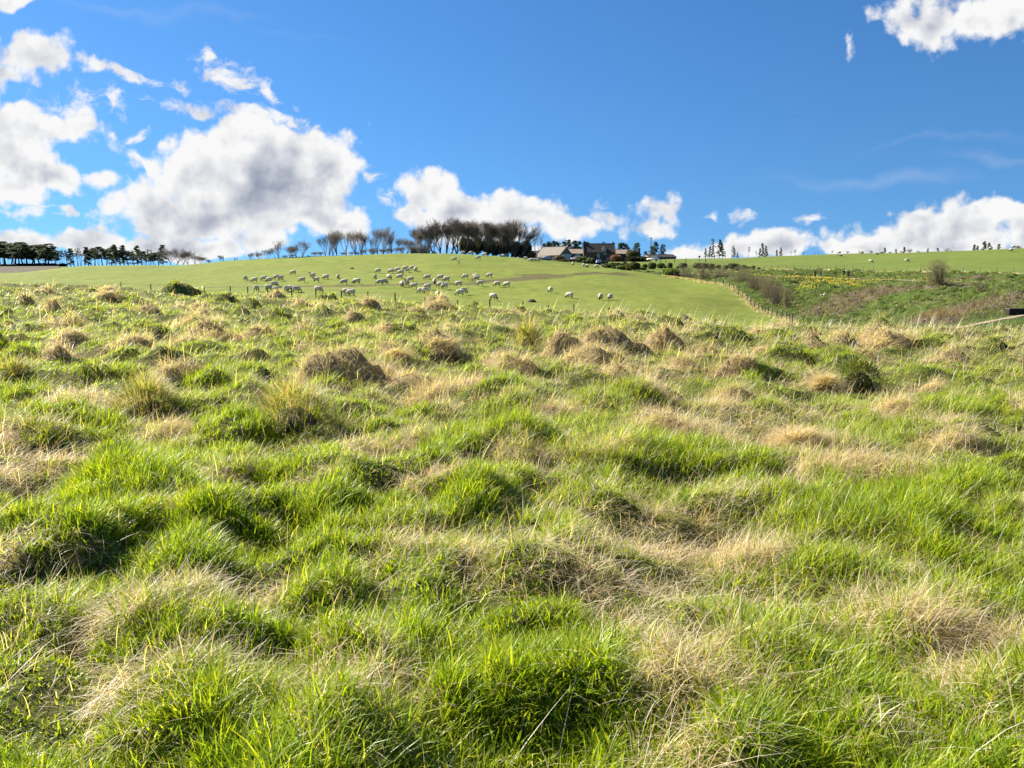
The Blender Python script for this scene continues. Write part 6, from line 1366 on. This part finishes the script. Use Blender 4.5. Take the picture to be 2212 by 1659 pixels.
for x, y, h, rz, ct, lg, cp, ar, ln, lc, stv, lb in PPL:
    px, py = pp(x, y); p = gpt(px, py, 110); person(p + Vector((0, 0, .06)), rz, h, lb, ct, lg, M_HAIR, ar, ln, lc, cp, stv)

# ------------------------------------------------------------------ birds
def bird(loc, span, body, wing, label, rz, roll, bent=.35):
    b = MB(); s = span / 1.1
    b.loft([((-.26, 0, 0), .01, .008), ((-.20, 0, 0), .04, .016), ((-.08, 0, 0), .055, .05), ((.06, 0, .005), .062, .06), ((.15, 0, .02), .045, .045), ((.20, 0, .025), .04, .038), ((.235, 0, .02), .022, .02), ((.28, 0, .01), .004, .004)], 10)
    o = b.build('gull' if span > .8 else 'small_bird', body, flat=False); o.location = loc; o['label'] = label; o['category'] = 'bird'; o.scale = (s,) * 3; o.rotation_euler = (roll, 0, rz)
    for sg in (-1, 1):
        w_ = MB(); st = [(0.04, .10, -.07, 0.02), (.20, .13, -.06, .02 + .12 * bent), (.36, .08, -.08, .02 + .16 * bent), (.55, -.10, -.14, .02 - .25 * bent)]
        vs = []
        for y, xf, xb, z in st: vs += [(xf, sg * y, z), (xb, sg * y, z - .006), (xf * .3 + xb * .7, sg * y, z + .012)]
        w_.add(vs, [(i * 3 + a, i * 3 + (a + 1) % 3, i * 3 + 3 + (a + 1) % 3, i * 3 + 3 + a) for i in range(3) for a in range(3)] + [(0, 1, 2), (9, 11, 10)]); w_.build('wing', wing, o, flat=False)
    MB().add([(-.20, -.03, 0), (-.20, .03, 0), (-.33, .06, 0), (-.33, -.06, 0), (-.2, -.03, -.008), (-.2, .03, -.008), (-.33, .06, -.006), (-.33, -.06, -.006)], [(0, 1, 2, 3), (7, 6, 5, 4), (0, 4, 5, 1), (2, 6, 7, 3), (1, 5, 6, 2), (3, 7, 4, 0)]).build('tail', wing, o)
M_GULL = mat('gull_white', (.82, .82, .80)); M_CROW = mat('dark_feathers', (.03, .03, .035))
px, py = pp(825, 1240); bird(at(px, py, 98), .98, M_GULL, M_GULL, 'white gull gliding low over the green bank', R(75), R(-28), 1.0)
bird(at(3129 / 3.9375, 457 / 3.9375, 90), .36, M_CROW, M_CROW, 'small dark bird high in the open blue sky', R(30), R(20), .5)

# ------------------------------------------------------------------ daffodils, brambles, bank tufts
def zbank(x, y): return H0(x, y) + (fbm(x * .75, y * .75, 4, 41) - .45) * 1.5 * sstep(np.abs(x - U_FENCE(y) * y), 1, 6) * PATHMASK(x, y)
DAF = [((60, 1130), (470, 880), 2.6, 520), ((90, 800), (190, 780), 1.3, 60), ((400, 760), (680, 770), 2.6, 330), ((740, 700), (930, 680), 1.8, 130), ((790, 780), (1230, 730), 2.4, 420), ((880, 830), (1120, 850), 1.5, 120), ((1150, 810), (1560, 800), 2.0, 260), ((1170, 950), (1400, 910), 2.0, 170), ((1660, 900), (1910, 900), 3.0, 330), ((1740, 780), (1900, 760), 1.6, 110), ((1700, 990), (1980, 1000), 2.0, 190), ((1900, 800), (2212, 800), 1.3, 120), ((1480, 660), (1640, 640), 1.2, 60)]
fx, fy = [], []
for a, b_, wd, n in DAF:
    A = gpt(*pp(*a), 80); B = gpt(*pp(*b_), 80); n = int(n * .22); t = rng.random(n); fx.append(A.x + (B.x - A.x) * t + rng.normal(0, wd * .30, n)); fy.append(A.y + (B.y - A.y) * t + rng.normal(0, wd * .75, n))
for (c, x, y, wd, n) in ((6, 420, 640, 2.2, 60), (6, 1010, 612, 1.5, 16), (5, 1110, 568, 1.8, 40), (5, 1530, 585, 2.5, 90)):
    A = gpt(*crop(c, x, y), 80); fx.append(A.x + rng.normal(0, wd, n)); fy.append(A.y + rng.normal(0, wd, n))
fx, fy = np.concatenate(fx), np.concatenate(fy); fz = zbank(fx, fy); n = len(fx)
st_ = blades(np.stack([fx, fy, fz], 1), rng.uniform(-3, 3, n), rng.uniform(.3, .45, n), rng.uniform(0, .3, n), rng.uniform(0, .3, n), np.full(n, .03), pick(GREENS[[0, 3]], n), 2)
v, q, c = leaf_clumps(np.stack([fx, fy, fz + rng.uniform(.28, .44, n)], 1), np.full(n, .07), 5, .13, [(.62, .46, .03), (.68, .54, .08), (.72, .64, .24)], .6, 5)
vv = np.concatenate([st_[0], v]); ll = np.concatenate([st_[1], q.ravel() + len(st_[0])]); tt = np.concatenate([st_[2], np.full(len(q), 4)]); ss = np.concatenate([[0], np.cumsum(tt)[:-1]])
link('daffodils', mesh_np('daffodils', vv, ll, ss, tt, [M_GRASS], col=np.concatenate([st_[3], c])), kind='stuff', label='yellow daffodils in drifts along the grassy bank')
# brambles: arching dry canes on the brown patches
bx, by = [], []
for l, wd in zip(br, (6.0, 4, 3, 3.4)):
    l = np.array(l); L = np.concatenate([[0], np.cumsum(np.hypot(*np.diff(l, axis=0).T))]); n = int(L[-1] * wd * 9); t = rng.random(n) * L[-1]
    bx.append(np.interp(t, L, l[:, 0]) + rng.normal(0, wd * .45, n)); by.append(np.interp(t, L, l[:, 1]) + rng.normal(0, wd * .5, n))
bx, by = np.concatenate(bx), np.concatenate(by); ok = bx > U_FENCE(by) * by + 2; bx, by = bx[ok], by[ok]; n = len(bx)
BR = np.array([(.15, .105, .07), (.19, .14, .095), (.11, .075, .05), (.25, .19, .13)])
v, l, st, t, c = join_arrays([blades(np.stack([bx, by, zbank(bx, by) - .05], 1), rng.uniform(-3.1, 3.1, n), rng.uniform(.5, 1.7, n), rng.uniform(.1, .9, n), rng.uniform(.6, 2.2, n), rng.uniform(.02, .05, n), pick(BR, n), 4)])
link('brambles', mesh_np('brambles', v, l, st, t, [M_LEAF], col=c), kind='stuff', label='brown leafless brambles in patches on the bank')
A = gpt(*crop(6, 1270, 1080), 45, 120); n = 420; x = A.x + rng.normal(0, 1.3, n); y = A.y + rng.normal(0, 1.6, n)
v, l, st, t, c = join_arrays([blades(np.stack([x - A.x, y - A.y, H0(x, y) - A.z - .1], 1), rng.normal(-1.2, 1.3, n), rng.uniform(1.0, 2.6, n), rng.uniform(.0, .6, n), rng.uniform(.8, 2.2, n), rng.uniform(.02, .04, n), pick(BR, n) * 1.35, 4)])
link('bramble_bush', mesh_np('bramble_bush', v, l, st, t, [M_LEAF], col=c), loc=A, label='pale tangled heap of dry bramble canes above the lower path', category='bush')
# coarse tufts over the bank and along the fence foot
def tufts(name, x, y, zf, pal, L0, L1, per, label, wmul=.5):
    rep = np.repeat(np.arange(len(x)), per); n = len(rep); s = .16; X = x[rep] + rng.normal(0, s, n); Y = y[rep] + rng.normal(0, s, n)
    tone = rng.normal(1, .4, len(x)).clip(.35, 1.9)[rep][:, None]
    v, l, st, t, c = join_arrays([blades(np.stack([X, Y, zf(X, Y) - .04], 1), rng.uniform(-3.1, 3.1, n) * .6 + WIND, rng.uniform(L0, L1, n), rng.uniform(.1, .9, n), rng.uniform(.3, 1.4, n), np.maximum(.01, Y / 768 * wmul), pick(pal, n) * tone, 2)])
    link(name, mesh_np(name, v, l, st, t, [M_GRASS], col=c), kind='stuff', label=label)
n = 27000; d = 62 + (200 - 62) * rng.random(n) ** .8; u = rng.uniform(upx(690), .80, n); x = u * d; ok = (u > U_FENCE(d) + .006) & (d < D_F3(u) - 1) & (d > D_EDGE(u)) & (fbm(x * .35, d * .35, 3, 88) > .44); x, d = x[ok], d[ok]
tufts('rough_grass', x, d, zbank, np.array([(.09, .14, .016), (.12, .17, .022), (.06, .10, .013), (.17, .175, .055)]),   .2, .55, 7, 'coarse green grass tufts over the gully bank')
n = 3000; d = 88 + (204 - 88) * rng.random(n); x = U_FENCE(d) * d + rng.normal(.35, .5, n)
tufts('tall_dry_grass', x, d, lambda X, Y: H0(X, Y), np.array([(.36, .31, .18), (.24, .24, .09), (.44, .38, .25)]), .2, .45, 7, 'pale dry grass along the foot of the downhill fence')
n = 1500; u = rng.uniform(upx(690), .75, n); d = D_F3(u) + rng.normal(-.6, .8, n); x = u * d
tufts('tall_dry_grass', x, d, lambda X, Y: H0(X, Y), STRAWS[[0, 1, 2]] * .8, .25, .55, 6, 'pale dry grass along the foot of the far straight fence')
n = 1500; d = 66 + 62 * rng.random(n); u = rng.uniform(-.72, upx(760), n); de = D_EDGE(u); d = de + rng.normal(1.0, 1.6, n); x = u * d
tufts('fence_side_grass', x, d, lambda X, Y: H0(X, Y), np.concatenate([GREENS, OLIVES]) * .9, .2, .45, 7, 'long grass along the foot of the near fence')

# short tufts and molehills in the grazed pasture
n = 5200; d = 98 + (206 - 98) * rng.random(n); u = rng.uniform(-.72, .25, n); x = u * d; ok = (u < U_FENCE(d) - .01) & (d > D_EDGE(u) + 3) & (fbm(x * .06, d * .06, 3, 93) > .47); x, d = x[ok], d[ok]
tufts('pasture_grass', x, d, lambda X, Y: H0(X, Y) + (fbm(X * .8, Y * .8, 3, 31) - .5) * .16 + (fbm(X * .12, Y * .12, 2, 33) - .5) * .5, np.array([(.12, .17, .024), (.16, .20, .032), (.20, .21, .05)]), .06, .14, 7, 'short uneven tufts in the grazed pasture', .35)
M_SOIL = mat('bare_soil', (.055, .04, .028), var=.4, scale=6, bump=.8, bscale=20)
for c, x, y, s, lb in ((2, 1825, 880, .55, 'dark molehill high on the pasture below the bare trees'), (4, 300, 908, .6, 'dark molehill near the brow in the open right pasture'), (3, 2050, 1142, .55, 'dark molehill just above the brow right of the near sheep'), (3, 1195, 712, .5, 'dark molehill below the lamb high on the hill')):
    p = gpt(*crop(c, x, y), 60); b = MB(); m_ = 12; vs = [(s * r_ * math.cos(6.2832 * i / m_) * random.uniform(.85, 1.15), s * r_ * math.sin(6.2832 * i / m_) * random.uniform(.85, 1.15), s * .5 * (1 - r_ * r_) * random.uniform(.8, 1.15) - .04) for r_ in (1.1, .8, .5, .22) for i in range(m_)]
    b.add(vs, [(j * m_ + i, j * m_ + (i + 1) % m_, (j + 1) * m_ + (i + 1) % m_, (j + 1) * m_ + i) for j in range(3) for i in range(m_)] + [tuple(range(3 * m_, 4 * m_))]); o = b.build('molehill', M_SOIL, flat=False); o.location = p + Vector((0, 0, .05)); o['label'] = lb; o['category'] = 'molehill'
